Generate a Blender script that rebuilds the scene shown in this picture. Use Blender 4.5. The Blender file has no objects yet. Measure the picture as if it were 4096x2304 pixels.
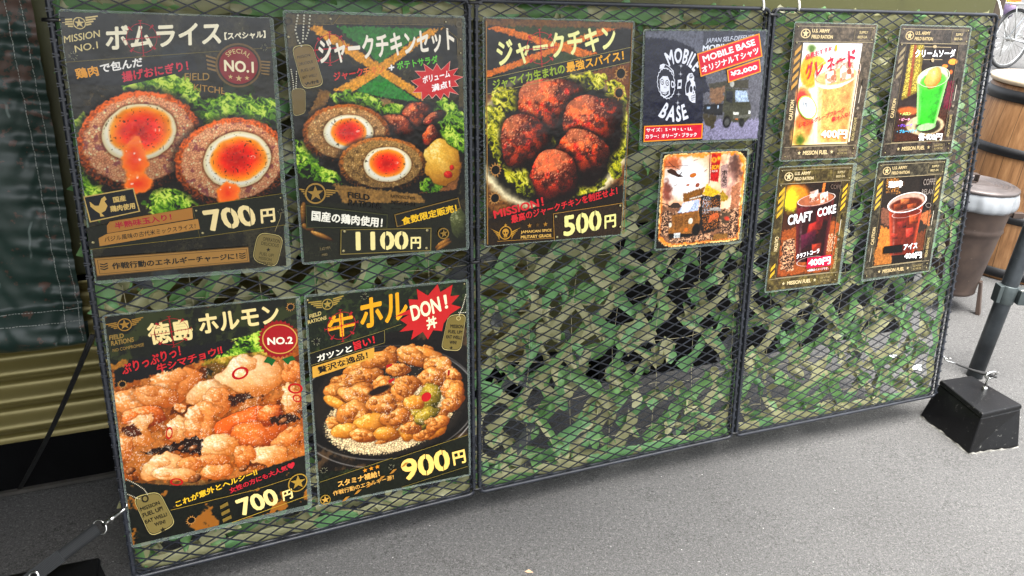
import bpy, bmesh, math, random
import numpy as np
from mathutils import Vector, Matrix

# ------------------------------------------------------------------ camera, sky, sun, exposure
S = bpy.context.scene
COL = S.collection
R = math.radians
cam = bpy.data.cameras.new('camera'); cam_o = bpy.data.objects.new('camera', cam); COL.objects.link(cam_o)
cam.sensor_width = 36.0; cam.lens = 36 * 3228.12 / 4096; cam.clip_start = .02; cam.clip_end = 400
TILT = Matrix(((.99835, .00364, -.05629, -.00146), (.00364, .99191, .12727, .00332), (.05629, -.12727, .99027, .19183), (0, 0, 0, 1)))   # the sign boards lean back 8 degrees
cam_o.matrix_world = TILT @ Matrix.Translation((0, 0, .94932)) @ Matrix.Rotation(math.pi / 2 - .2878, 4, 'X') @ Matrix.Rotation(.0045, 4, 'Z')
S.camera = cam_o
SUN_EL, SUN_AZ = R(74), R(156)      # azimuth the light comes from, clockwise from +Y
w = bpy.data.worlds.new('World'); S.world = w; w.use_nodes = True
nt = w.node_tree; bgn = nt.nodes['Background']
sky = nt.nodes.new('ShaderNodeTexSky'); sky.sky_type = 'NISHITA'; sky.sun_disc = False
sky.sun_elevation = SUN_EL; sky.sun_rotation = SUN_AZ; sky.air_density = 1.0; sky.dust_density = 4.0; sky.ozone_density = 1.0
hs = nt.nodes.new('ShaderNodeHueSaturation'); hs.inputs['Saturation'].default_value = .22
nt.links.new(sky.outputs[0], hs.inputs['Color']); nt.links.new(hs.outputs[0], bgn.inputs[0]); bgn.inputs[1].default_value = .125
sl = bpy.data.lights.new('sun', 'SUN'); sl.energy = 2.0; sl.angle = R(40); sl.color = (1, .96, .9)
so = bpy.data.objects.new('sun', sl); COL.objects.link(so)
d = Vector((math.sin(SUN_AZ) * math.cos(SUN_EL), math.cos(SUN_AZ) * math.cos(SUN_EL), math.sin(SUN_EL)))
so.rotation_euler = d.to_track_quat('Z', 'Y').to_euler(); so.location = d * 30
S.view_settings.view_transform = 'Standard'; S.view_settings.look = 'None'; S.view_settings.exposure = 2.4; S.view_settings.gamma = 1
S.cycles.max_bounces = 8; S.cycles.transparent_max_bounces = 24; S.cycles.use_denoising = True

# ------------------------------------------------------------------ helpers
def lin(c):
    c = np.asarray(c, float)
    return np.where(c <= .04045, c / 12.92, ((c + .055) / 1.055) ** 2.4)
def hx(h): return np.array([int(h[i:i + 2], 16) / 255 for i in (1, 3, 5)])
def lx(h): return tuple(lin(hx(h))) + (1,)

class NT:
    def __init__(s, name):
        s.m = bpy.data.materials.new(name); s.m.use_nodes = True; s.t = s.m.node_tree; s.n = s.t.nodes
        s.b = s.n['Principled BSDF']; s.out = s.n['Material Output']
    def add(s, k, **kw):
        n = s.n.new('ShaderNode' + k)
        for a, v in kw.items():
            if a in n.inputs.keys(): n.inputs[a].default_value = v
            else: setattr(n, a, v)
        return n
    def link(s, a, b): s.t.links.new(a, b)
    def coord(s, k='Object', scale=(1, 1, 1)):
        c = s.add('TexCoord'); mp = s.add('Mapping'); mp.inputs['Scale'].default_value = scale
        s.link(c.outputs[k], mp.inputs[0]); return mp.outputs[0]
    def noise(s, v, scale, detail=4, rough=.55):
        n = s.add('TexNoise'); n.inputs['Scale'].default_value = scale; n.inputs['Detail'].default_value = detail; n.inputs['Roughness'].default_value = rough
        s.link(v, n.inputs['Vector']); return n.outputs[0]
    def ramp(s, f, stops, interp='LINEAR'):
        r = s.add('ValToRGB'); cr = r.color_ramp; cr.interpolation = interp
        while len(cr.elements) < len(stops): cr.elements.new(.5)
        for e, (p, c) in zip(cr.elements, stops): e.position = p; e.color = c if len(c) == 4 else (*c, 1)
        s.link(f, r.inputs[0]); return r.outputs[0]
    def mix(s, f, a, b, mode='MIX'):
        m = s.add('Mix', data_type='RGBA', blend_type=mode)
        for sock, v in ((m.inputs[0], f), (m.inputs[6], a), (m.inputs[7], b)):
            if isinstance(v, (int, float, tuple)): sock.default_value = v
            else: s.link(v, sock)
        return m.outputs[2]
    def bump(s, h, strength=.3, dist=.01):
        b = s.add('Bump'); b.inputs['Strength'].default_value = strength; b.inputs['Distance'].default_value = dist
        s.link(h, b.inputs['Height']); s.link(b.outputs[0], s.b.inputs['Normal']); return b
    def base(s, c):
        if isinstance(c, tuple): s.b.inputs['Base Color'].default_value = c
        else: s.link(c, s.b.inputs['Base Color'])
    def set(s, **kw):
        for k, v in kw.items(): s.b.inputs[k.replace('_', ' ')].default_value = v
        return s

def mottled(name, c1, c2, scale=20, rough=.6, metal=0, bump=.15, bscale=80, lo=.35, hi=.7, coord='Object', dust=None, spec=.5):
    t = NT(name); v = t.coord(coord)
    n = t.noise(v, scale); c = t.ramp(n, [(lo, lx(c1)), (hi, lx(c2))])
    if dust:
        n2 = t.noise(v, scale * 9, 6, .7); f = t.ramp(n2, [(.66, (0, 0, 0, 1)), (.74, (1, 1, 1, 1))]); c = t.mix(f, c, lx(dust))
    t.base(c); t.set(Roughness=rough, Metallic=metal); t.b.inputs['Specular IOR Level'].default_value = spec
    if bump: t.bump(t.noise(v, bscale, 6), bump, .002)
    return t.m

class MB:
    """collects simple solids and links them as one mesh object"""
    def __init__(s): s.v = []; s.f = []; s.mi = []; s.k = 0; s.sm = []
    def add(s, v, f, smooth=False):
        o = len(s.v); s.v += [tuple(p) for p in v]; s.f += [tuple(i + o for i in q) for q in f]; s.mi += [s.k] * len(f); s.sm += [smooth] * len(f)
    def box(s, lo, hi, M=None):
        x0, y0, z0 = lo; x1, y1, z1 = hi
        v = [(x0, y0, z0), (x1, y0, z0), (x1, y1, z0), (x0, y1, z0), (x0, y0, z1), (x1, y0, z1), (x1, y1, z1), (x0, y1, z1)]
        if M is not None: v = [tuple(M @ Vector(p)) for p in v]
        s.add(v, [(0, 3, 2, 1), (4, 5, 6, 7), (0, 1, 5, 4), (1, 2, 6, 5), (2, 3, 7, 6), (3, 0, 4, 7)])
    def hexa(s, v): s.add(v, [(0, 3, 2, 1), (4, 5, 6, 7), (0, 1, 5, 4), (1, 2, 6, 5), (2, 3, 7, 6), (3, 0, 4, 7)])
    def bar(s, a, b, wx, wy, nrm):
        """rectangular bar from a to b; wy measured along nrm"""
        a = Vector(a); b = Vector(b); nrm = Vector(nrm).normalized(); sd = (b - a).cross(nrm).normalized()
        v = []
        for p in (a, b):
            for i, j in ((-1, -1), (1, -1), (1, 1), (-1, 1)): v.append(p + sd * i * wx / 2 + nrm * j * wy / 2)
        s.add(v, [(0, 1, 2, 3), (7, 6, 5, 4), (0, 4, 5, 1), (1, 5, 6, 2), (2, 6, 7, 3), (3, 7, 4, 0)])
    def tube(s, pts, r, n=8, closed=False, cap=True, radii=None):
        pts = [Vector(p) for p in pts]; m = len(pts); rings = []
        up = Vector((0, 0, 1)); prev = None
        for i, p in enumerate(pts):
            a = pts[i - 1] if (i or closed) else p; b = pts[(i + 1) % m] if (i < m - 1 or closed) else p
            t = (b - a).normalized()
            if prev is None:
                x = t.cross(up)
                if x.length < 1e-3: x = t.cross(Vector((0, 1, 0)))
                x.normalize()
            else:
                x = prev - t * prev.dot(t)
                x = x.normalized() if x.length > 1e-6 else t.orthogonal().normalized()
            prev = x; y = t.cross(x); rr = radii[i] if radii else r
            rings.append([p + (x * math.cos(q) + y * math.sin(q)) * rr for q in (2 * math.pi * k / n for k in range(n))])
        v = [q for rg in rings for q in rg]; f = []
        for i in range(m if closed else m - 1):
            j = (i + 1) % m
            for k in range(n): f.append((i * n + k, i * n + (k + 1) % n, j * n + (k + 1) % n, j * n + k))
        if cap and not closed: f += [tuple(range(n))[::-1], tuple((m - 1) * n + k for k in range(n))]
        s.add(v, f, True)
    def lathe(s, prof, n=48, M=None, wob=None):
        v = []; f = []
        for i, (r, z) in enumerate(prof):
            for k in range(n):
                a = 2 * math.pi * k / n; rr = r * (1 + (wob(a, z) if wob else 0)); v.append((rr * math.cos(a), rr * math.sin(a), z))
        for i in range(len(prof) - 1):
            for k in range(n): f.append((i * n + k, i * n + (k + 1) % n, (i + 1) * n + (k + 1) % n, (i + 1) * n + k))
        if M is not None: v = [tuple(M @ Vector(p)) for p in v]
        s.add(v, f, True)
    def build(s, name, mats, parent=None, bevel=0, M=None):
        me = bpy.data.meshes.new(name); me.from_pydata(s.v, [], s.f)
        for m in (mats if isinstance(mats, (list, tuple)) else [mats]): me.materials.append(m)
        me.polygons.foreach_set('material_index', s.mi); me.polygons.foreach_set('use_smooth', s.sm); me.update()
        o = bpy.data.objects.new(name, me); COL.objects.link(o)
        if parent: o.parent = parent
        if M is not None: o.matrix_local = M
        if bevel:
            b = o.modifiers.new('bevel', 'BEVEL'); b.width = bevel; b.segments = 2; b.limit_method = 'ANGLE'; b.angle_limit = R(40)
        return o

def tag(o, label=None, cat=None, group=None, kind=None):
    for k, v in (('label', label), ('category', cat), ('group', group), ('kind', kind)):
        if v: o[k] = v
    return o
def thing(name, label, cat, M, group=None):
    o = bpy.data.objects.new(name, None); o.empty_display_size = .05; COL.objects.link(o); o.matrix_world = M
    return tag(o, label, cat, group)

# panels stand on these hinge lines (plan), 0.65 m wide each; local x runs along a panel, local y away from the viewer
ANG = (.4551, .4097, .3842)
HINGE = [Vector((-.65423, 1.18742))]
for a_ in ANG: HINGE.append(HINGE[-1] + .65 * Vector((math.cos(a_), math.sin(a_))))
ZB, ZT = .07, 1.0328
def PM(i, x=0, z=0): return TILT @ Matrix.Translation((HINGE[i].x, HINGE[i].y, 0)) @ Matrix.Rotation(ANG[i], 4, 'Z') @ Matrix.Translation((x, 0, z))
VANA = R(23.854)                     # the vehicle stands parallel to the row of panels
VM = Matrix.Translation((HINGE[0].x, HINGE[0].y, 0)) @ Matrix.Rotation(VANA, 4, 'Z')   # x along, y behind the panels, z up
def vw(x, y, z): return VM @ Vector((x, y, z))

# ------------------------------------------------------------------ printed pictures: colours painted on the sheet itself
def _h(ix, iy, s):
    with np.errstate(over='ignore'):
        n = (ix.astype(np.int64) * 374761393 + iy.astype(np.int64) * 668265263 + s * 1442695041) & 0xffffffff
        n = ((n ^ (n >> 13)) * 1274126177) & 0xffffffff
        n = ((n ^ (n >> 16)) * 2246822519) & 0xffffffff
    return ((n ^ (n >> 15)) & 0xffffff) / float(0xffffff)
def vn(x, y, s=0):
    ix = np.floor(x); iy = np.floor(y); fx = x - ix; fy = y - iy; fx = fx * fx * (3 - 2 * fx); fy = fy * fy * (3 - 2 * fy)
    a = _h(ix, iy, s); b = _h(ix + 1, iy, s); c = _h(ix, iy + 1, s); d_ = _h(ix + 1, iy + 1, s)
    return (a + (b - a) * fx) * (1 - fy) + (c + (d_ - c) * fx) * fy
def fbm(x, y, s=0, o=4):
    t = 0; a = .5; n = 0
    for k in range(o): t = t + a * vn(x, y, s + k * 17); n += a; a *= .55; x = x * 2.03 + 11.3; y = y * 2.03 + 5.7
    return t / n
def wor(x, y, s=0):
    ix = np.floor(x); iy = np.floor(y); f1 = np.full(x.shape, 9.); f2 = f1.copy(); cid = np.zeros(x.shape)
    for dx in (-1, 0, 1):
        for dy in (-1, 0, 1):
            cx = ix + dx; cy = iy + dy; px = cx + _h(cx, cy, s); py = cy + _h(cx, cy, s + 7); d_ = (px - x) ** 2 + (py - y) ** 2
            m = d_ < f1; f2 = np.where(m, f1, np.minimum(f2, d_)); cid = np.where(m, _h(cx, cy, s + 3), cid); f1 = np.where(m, d_, f1)
    return np.sqrt(f1), np.sqrt(f2), cid
def sst(a, b, x): t = np.clip((x - a) / (b - a), 0, 1); return t * t * (3 - 2 * t)
def V2(p): return np.array(p, float)

def toink(c): return .86 * lin(c) ** 1.22

class Print:
    def __init__(s, q, nx):
        q = [V2(p) for p in q]; s.q = q; w_ = np.linalg.norm(q[1] - q[0]); h_ = np.linalg.norm(q[3] - q[0]); ny = int(nx * h_ / w_); s.nx, s.ny = nx, ny
        u, v = np.meshgrid(np.linspace(0, 1, nx), np.linspace(0, 1, ny)); s.P = s.bil(u[..., None], v[..., None]).reshape(-1, 2)
        s.X = s.P[:, 0].copy(); s.Z = s.P[:, 1].copy(); s.C = np.zeros((nx * ny, 3))
    def bil(s, u, v): q = s.q; return (q[0] * (1 - u) + q[1] * u) * (1 - v) + (q[3] * (1 - u) + q[2] * u) * v
    def U(s, u, v): return tuple(s.bil(u, 1 - v))
    def over(s, col, al, idx=None):
        if isinstance(col, str): col = hx(col)
        al = np.clip(al, 0, 1)[:, None]
        if idx is None: s.C = s.C * (1 - al) + col * al
        else: s.C[idx] = s.C[idx] * (1 - al) + col * al
    def n(s, sc, seed, o=4, idx=slice(None)): return fbm(s.X[idx] / sc, s.Z[idx] / sc, seed, o)
    def near(s, lo, hi, pad):
        return np.nonzero((s.X > lo[0] - pad) & (s.X < hi[0] + pad) & (s.Z > lo[1] - pad) & (s.Z < hi[1] + pad))[0]
    def base(s, c1, c2, sc, seed):
        n = s.n(sc, seed, 5); s.C[:] = hx(c1); s.over(c2, sst(.42, .68, n) * .9)
        f = vn(s.X / .0018, s.Z / .0018, seed + 5) * .5 + vn(s.X / .0036, s.Z / .0036, seed + 6) * .5; s.C *= (1 + (f - .5) * .7)[:, None]
        s.over('#8a8468', sst(.8, .9, f * .6 + n * .5) * .5)
    def base2(s, c, sc, lo, hi, seed, amt): s.over(c, sst(lo, hi, s.n(sc, seed, 5)) * amt)
    def sd(s, pts, idx):
        pts = [V2(p) for p in pts]; x = s.X[idx]; z = s.Z[idx]; dm = np.full(x.shape, 9.); ins = np.zeros(x.shape, bool)
        for a, b in zip(pts, pts[1:] + pts[:1]):
            e = b - a; L2 = max(e @ e, 1e-12); t = np.clip(((x - a[0]) * e[0] + (z - a[1]) * e[1]) / L2, 0, 1)
            dm = np.minimum(dm, np.hypot(x - a[0] - t * e[0], z - a[1] - t * e[1]))
            c = ((a[1] > z) != (b[1] > z)) & (x < (b[0] - a[0]) * (z - a[1]) / (b[1] - a[1] + 1e-12) + a[0]); ins ^= c
        return np.where(ins, dm, -dm)
    def _poly(s, pts, rough, seed=3):
        P = np.array(pts); idx = s.near(P.min(0), P.max(0), rough * 2 + .002); d_ = s.sd(pts, idx)
        d_ = d_ + (fbm(s.X[idx] / max(rough, .001) / .8, s.Z[idx] / max(rough, .001) / .8, seed, 4) - .5) * rough * 2
        return idx, sst(-.0005 - rough * .1, .0005 + rough * .1, d_)
    def poly(s, pts, col, rough=.002):
        idx, al = s._poly(pts, rough); t = 1 + (s.n(.003, 9, 3, idx) - .5) * .5 + (vn(s.X[idx] / .0016, s.Z[idx] / .0016, 4) - .5) * .25
        s.over(np.clip(hx(col) * t[:, None], 0, 1), al, idx)
    def base3(s, pts, c, sc, lo, hi, seed):
        idx, al = s._poly(pts, .002); s.over(c, al * sst(lo, hi, s.n(sc, seed, 5, idx)), idx)
    def ell(s, c, a, b, pad=1.5):
        c, a, b = V2(c), V2(a), V2(b); A = a - c; B = b - c; e = np.array([np.hypot(A[0], B[0]), np.hypot(A[1], B[1])]) * pad
        idx = s.near(c - e, c + e, .001); M = np.linalg.inv(np.array([A, B]).T); L = (s.P[idx] - c) @ M.T
        return idx, L[:, 0], L[:, 1], np.hypot(L[:, 0], L[:, 1]), np.linalg.norm(A)
    def disc2(s, c, a, b, col, soft=.002):
        idx, ex, ey, r, sz = s.ell(c, a, b, 1.4 + soft / np.linalg.norm(V2(a) - V2(c))); k = max(soft, .0005) / sz; r = r + (s.n(max(soft, .002), 31, 3, idx) - .5) * k
        t = 1 + (s.n(.004, 19, 3, idx) - .5) * .35; s.over(np.clip(hx(col) * t[:, None], 0, 1), sst(1 + k, 1 - k, r), idx)
    def ringp(s, c, a, b, col, inner, soft, seed):
        idx, ex, ey, r, sz = s.ell(c, a, b); w_ = (1 - inner); s.over(col, np.exp(-((r - (1 + inner) / 2) / w_ / .7) ** 2) * (.35 + .65 * s.n(.05, seed, 2, idx)), idx)
    def wisp(s, c, a, b, col):
        idx, ex, ey, r, sz = s.ell(c, a, b); n = np.abs(s.n(.014, 5, 4, idx) - .5); s.over(col, sst(.06, 0, n) * sst(1, .3, r) * .7, idx)
    def lettuce(s, c, a, b, seed, yel=0):
        idx, ex, ey, r, sz = s.ell(c, a, b, 1.7); x, z = s.X[idx], s.Z[idx]; k = .0075
        wx = fbm(x / k / 1.3, z / k / 1.3, seed, 3) - .5; rid = 1 - np.abs(2 * fbm(x / k + wx * 2.2, z / k - wx * 2, seed + 2, 3) - 1)
        al = sst(1.06, .96, r + (fbm(x / .012, z / .012, seed + 4, 4) - .5) * .75)
        v = np.clip((rid - .45) * 1.7 + (fbm(x / .02, z / .02, seed + 9, 2) - .5) * 1.1 + ey * .12, 0, 1)
        pal = ('#12200a', '#44701a', '#86b428', '#d4e468') if not yel else ('#2a2a0c', '#7c8418', '#d6cc24', '#fbf27a')
        p_ = [hx(h) for h in pal]; t = v[:, None]
        colr = np.where(t < .4, p_[0] + (p_[1] - p_[0]) * t / .4, np.where(t < .8, p_[1] + (p_[2] - p_[1]) * (t - .4) / .4, p_[2] + (p_[3] - p_[2]) * (t - .8) / .2))
        s.over(colr, al, idx)
    def lump(s, c, a, b, col, dk, hi, seed, rough=.2, al=1., shade=.5):
        idx, ex, ey, r, sz = s.ell(c, a, b); x, z = s.X[idx], s.Z[idx]; k = max(sz * .45, .004)
        A = V2(a) - V2(c); B = V2(b) - V2(c)
        bmp = fbm(x / k, z / k, seed, 4); b2 = fbm((x + .0009) / k, (z + .0009) / k, seed, 4)
        rr = r + (bmp - .5) * rough * 1.5 + (fbm(x / (sz * .9), z / (sz * .9), seed + 2, 2) - .5) * rough * 2.2; nz = np.sqrt(np.clip(1 - np.minimum(rr, 1) ** 2, 0, 1))
        nx_ = (ex * A[0] / np.linalg.norm(A) + ey * B[0] / np.linalg.norm(B)); ny_ = (ex * A[1] / np.linalg.norm(A) + ey * B[1] / np.linalg.norm(B))
        l = -.35 * nx_ + .5 * ny_ + .62 * nz + (bmp - b2) * 6 * (rough + .12)
        t = np.clip(l * 1.0 + .12, 0, 1)[:, None]; pv = (sst(.45, .7, fbm(x / (sz * .5), z / (sz * .5), seed + 5, 3)) * .45)[:, None]; colr = hx(dk) * (1 - t) + (hx(col) * (1 - pv) + (hx(hi) * .5 + hx(col) * .5) * pv) * t
        sp = sst(.84, 1.08, l + (vn(x / .002, z / .002, seed + 1) - .5) * .35)[:, None] * .7; colr = colr * (1 - sp) + hx(hi) * sp
        colr = colr * (1 + (vn(x / .0017, z / .0017, seed + 8) - .5) * .12)[:, None]
        dkr = sst(1.12, .98, rr); s.over(hx(dk) * .45, dkr * shade * al, idx); s.over(np.clip(colr, 0, 1), sst(1.0, .95, rr) * al, idx)
    def meat(s, c, a, b, seed, hot='#c04a1c'):
        idx, ex, ey, r, sz = s.ell(c, a, b, 1.7); x, z = s.X[idx], s.Z[idx]; r = r / 1.2; th = np.arctan2(ey, ex)
        rr = r + (fbm(x / .012, z / .012, seed, 3) - .5) * .1 + (vn(np.cos(th) * 1.3 + seed, np.sin(th) * 1.3 + seed * 3, seed) - .5) * .5
        nz = np.sqrt(np.clip(1 - np.minimum(rr, 1) ** 2, 0, 1)); l = -.45 * ex + .5 * ey + .6 * nz + .25 * (fbm(x / .016, z / .016, seed + 4, 2) - .5)
        wx = fbm(x / .006, z / .006, seed + 1, 2) * 1.6; f1, f2, cid = wor(x / .0036 + wx, z / .0036 + wx, seed)
        t = np.clip(l * 1.15 + .12, 0, 1)[:, None]; n = fbm(x / .013, z / .013, seed + 5, 3); h_ = sst(.46, .64, n + .14 * (.3 - ey))[:, None]; red = sst(.54, .74, fbm(x / .012, z / .012, seed + 15, 2))[:, None] * .7
        warm = hx(hot) * (1 - red) + hx('#b01c1c') * red; colr = hx('#140706') * (1 - t) + (hx('#5a2418') * (1 - h_) + warm * h_) * t
        char = sst(.56, .7, fbm(x / .011, z / .011, seed + 25, 4))[:, None] * .5; colr = colr * (1 - char) + hx('#1c0d0a') * char
        colr = colr * (.66 + .34 * sst(.04, .26, f2 - f1))[:, None]
        sp = (sst(.4, .75, l) * sst(.5, .15, f1) * sst(.55, .85, cid) * .45)[:, None]; colr = colr * (1 - sp) + hx('#f0c09a') * sp
        gl = (sst(.72, .98, l + (fbm(x / .005, z / .005, seed + 31, 3) - .5) * .5) * .5)[:, None]; colr = colr * (1 - gl) + hx('#c07a50') * gl
        s.over('#0c0705', sst(1.2, .97, rr) * .75, idx); s.over(np.clip(colr * 1.5, 0, 1), sst(1.0, .96, rr), idx)
    def riceball(s, c, a, b, rice, crust, dark, wc, wa, wb, yc, ya, yb, seed):
        idx, ex, ey, r, sz = s.ell(c, a, b); x, z = s.X[idx], s.Z[idx]
        g1 = vn(x / .0022, z / .0022, seed); g2 = vn(x / .0042, z / .0042, seed + 1); rr = r + (g2 - .5) * .05 + (g1 - .5) * .03
        s.over('#0c0806', sst(1.16, 1.0, r) * .6, idx)
        cs = np.clip(.62 + .5 * ey - .1 * ex + (g1 - .5) * .7, .12, 1.15)[:, None]; s.over(np.clip(hx(crust) * cs, 0, 1), sst(1.02, .99, rr), idx)
        th = .9 - .09 * np.clip(-ey, 0, 1) - .02 * np.clip(ex, 0, 1)
        f1, f2, cid = wor(x / .0036 + .6 * g2, z / .0042, seed + 2); dk_ = sst(.63, .7, fbm(x / .008, z / .008, seed + 3, 3)) * .8
        colr = hx(rice) * (.84 + .3 * sst(.04, .35, f2 - f1))[:, None] * (.88 + .24 * cid)[:, None]
        colr = np.clip(colr + (sst(.8, .95, cid) * sst(.5, .1, f1) * .2)[:, None], 0, 1)
        colr = colr * (1 - dk_ * .75)[:, None] + hx(dark) * (dk_ * .75)[:, None]; colr = colr * (.86 + .14 * ey)[:, None]
        s.over(np.clip(colr, 0, 1), sst(th + .03, th - .02, rr), idx)
        idx, ex, ey, r, sz = s.ell(wc, wa, wb, 1.2); x, z = s.X[idx], s.Z[idx]; wob = (fbm(x / .02, z / .02, seed + 4, 2) - .5) * .06
        s.over('#5a2c10', sst(1.09, 1.0, r + wob) * .55, idx)
        wcol = hx('#fffbe8') * (1 - .16 * sst(.82, 1.0, r)[:, None] * np.array([.3, .6, 1.4])); wcol = wcol * (.93 + .07 * ey)[:, None]; s.over(np.clip(wcol, 0, 1), sst(1.01, .97, r + wob), idx)
        idx, ex, ey, r, sz = s.ell(yc, ya, yb, 1.4); x, z = s.X[idx], s.Z[idx]; wob = (fbm(x / .03, z / .03, seed + 6, 3) - .5) * .22; q = np.clip(r + wob, 0, 2)[:, None]
        y1 = np.where(q < .55, hx('#c41408') + (hx('#f03210') - hx('#c41408')) * q / .55, hx('#f03210') + (hx('#ff9c20') - hx('#f03210')) * np.clip((q - .55) / .42, 0, 1))
        y1 = y1 * (1 + (fbm(x / .012, z / .012, seed + 7, 3) - .5) * .25)[:, None]; s.over(np.clip(y1, 0, 1), sst(1.16, .98, r + wob), idx)
        s.over('#fff6ea', sst(.08, 0, np.abs(np.hypot((ex - .55) * 1.2, (ey - .02) * 1.5) - .1 + (g_ := fbm(x / .004, z / .004, seed + 5, 2) - .5) * .2)) * sst(.3, .7, g_ + .55) * .9, idx)
        s.over('#f8b890', sst(.62, .8, vn(x / .0035, z / .0035, seed + 11)) * sst(1, .2, r) * .22, idx)
        idx, ex, ey, r, sz = s.ell(wc, wa, wb, 1.05); s.over('#3a3014', sst(.84, .9, vn(s.X[idx] / .0022, s.Z[idx] / .0022, seed + 9)) * sst(1, .9, r) * .8, idx)
    def drip(s, c, a, b, seed):
        idx, ex, ey, r, sz = s.ell(c, a, b); x, z = s.X[idx], s.Z[idx]; rr = r + (fbm(x / .009, z / .009, seed, 3) - .5) * .5; q = np.clip(rr, 0, 1)[:, None]
        s.over(hx('#ee4a18') * (1 - q) + hx('#ff9430') * q, sst(1.08, .8, rr), idx)
        s.over('#ffeee0', sst(.67, .76, fbm(x / .0055, z / .009, seed + 3, 3)) * sst(1, .6, rr) * .9, idx)
    STEW = (('#f4a860', '#b8601c', '#fff0d8'), ('#fccf98', '#c87830', '#fff8ee'), ('#f08434', '#8a3408', '#ffd8a8'), ('#fa7a28', '#a83c08', '#fff0e0'), ('#ec9c44', '#7a3c0e', '#ffe4b0'), ('#eaa23c', '#8a4c10', '#ffe4a0'), ('#c8a838', '#3c360e', '#f4ec9a'))
    def stew(s, items, seed):
        if seed == 205:
            P = np.array([i[0] for i in items]); idx = s.near(P.min(0), P.max(0), .03); x, z = s.X[idx], s.Z[idx]; q = fbm(x / .02, z / .02, seed, 5)[:, None]
            msk = sst(.0, .02, s.Z[idx] - P[:, 1].min() + .03) * .55
            s.over(np.where(q < .36, hx('#4a1e08'), np.where(q < .56, hx('#c06a20'), hx('#e69a4c'))) * (.75 + .5 * fbm(x / .003, z / .003, seed + 1, 2))[:, None], msk, idx)
        for k, (c, a, b, t) in enumerate(items):
            s.lump(c, a, b, *s.STEW[t], seed + 3 * k, .36 if t < 3 else .24, 1., .3)
            c, a, b = V2(c), V2(a), V2(b)
            for j in range({0: 2, 1: 1, 4: 4}.get(t, 0)):
                f = random.Random(seed + k * 11 + j); o_ = (a - c) * f.uniform(-.6, .6) + (b - c) * f.uniform(-.6, .6); q = f.uniform(.3, .5)
                c2 = c + o_; s.lump(c2, c2 + (a - c) * q, c2 + (b - c) * q, *s.STEW[t], seed + k * 7 + j * 31, .3, .8, .2)
    def gloss(s, pts, seed):
        idx, al = s._poly(pts, .01, seed); x, z = s.X[idx], s.Z[idx]; n = np.abs(fbm(x / .011, z / .008, seed, 4) - .5); k = sst(.5, .62, fbm(x / .03, z / .03, seed + 3, 3))
        s.over('#fff4e2', al * sst(.022, 0, n) * k * .75, idx); f1, f2, c_ = wor(x / .0042, z / .0036, seed + 5); s.over('#fff0dc', al * sst(.2, .08, f1) * sst(.72, .8, c_) * .8, idx)
    def outside(s, pts, col, rim, rough):
        idx, al = s._poly(pts, rough, 44); m = np.ones(len(s.X)); m[idx] = 1 - al; d_ = np.full(len(s.X), -9.); d_[idx] = s.sd(pts, idx) + (s.n(.007, 45, 3, idx) - .5) * .008
        s.over(rim, sst(.009, .001, d_) * (m < .9) * .95); s.over('#fff0b0', sst(.0035, .001, d_) * (m < .9) * .8); s.over(col, m)
    def bubbles(s, items, seed):
        for c, r_ in items:
            c = V2(c); s.lump(c, c + (r_, r_ * .2), c + (0, r_ * .7), '#b87038', '#3a1808', '#fff4e4', seed, .1); seed += 3
    def rice(s, c, a, b, seed):
        idx, ex, ey, r, sz = s.ell(c, a, b); x, z = s.X[idx], s.Z[idx]; f1, f2, cid = wor(x / .0048, z / .0042, seed)
        colr = hx('#f4d8a8') * (.6 + .45 * sst(.03, .4, f2 - f1))[:, None] * (.85 + .25 * cid)[:, None]; s.over(np.clip(colr, 0, 1), sst(1.02, .96, r + (f1 - .5) * .1), idx)
    def rrect(s, pts, edge, inner, rough):
        idx, al = s._poly(pts, rough * 2.2, 12); d_ = s.sd(pts, idx) + (s.n(.006, 13, 4, idx) - .5) * .01; q = sst(0, .008, d_)[:, None]
        s.over(hx('#ffe0a0') * (1 - q) + hx(edge) * q, al, idx)
    def fire(s, pts):
        idx, al = s._poly(pts, .012, 15); q = s.n(.022, 16, 5, idx)[:, None]; colr = np.where(q < .45, hx('#e08048') + (hx('#f8ccac') - hx('#e08048')) * q / .45, hx('#f8ccac') + (hx('#fff4ec') - hx('#f8ccac')) * (q - .45) / .55); s.over(np.clip(colr, 0, 1), al * .9, idx)
    def smoke(s, c, a, b, col, seed):
        idx, ex, ey, r, sz = s.ell(c, a, b, 1.6); n = s.n(.011, seed, 4, idx); s.over(np.clip(hx(col) * (.6 + .8 * n)[:, None], 0, 1), sst(1.25, .4, r + (n - .5) * 1.4) * .85, idx)
    def rubble(s, pts, seed):
        idx, al = s._poly(pts, .01, seed); x, z = s.X[idx], s.Z[idx]; q = vn(x / .0022, z / .0016, seed) * .6 + fbm(x / .006, z / .004, seed + 1, 3) * .4; t = sst(.35, .72, q)[:, None]
        s.over(hx('#33201a') * (1 - t) + hx('#e8b890') * t, al * .95, idx)
    def speck(s, pts, col, seed):
        idx, al = s._poly(pts, .004, seed); f1, f2, cid = wor(s.X[idx] / .0034, s.Z[idx] / .0034, seed); s.over(col, al * sst(.5, .25, f1) * (.3 + .7 * cid), idx)
    def stripes(s, pts, col, per):
        idx, al = s._poly(pts, .0006); s.over(col, al * sst(.1, .5, np.sin(s.Z[idx] / per * 6.283)) * .8, idx)
    def quad(s, c1, c2, seed):
        q = [s.U(.115, .892), s.U(.855, .892), s.U(.855, .135), s.U(.115, .135)]; idx, al = s._poly(q, .0004)
        z = s.Z[idx]; t = np.clip((z - z.min()) / (z.max() - z.min()) + (s.n(.02, seed, 3, idx) - .5) * .5, 0, 1)[:, None]; s.over(hx(c2) * (1 - t) + hx(c1) * t, al, idx); s.win = q
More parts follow.
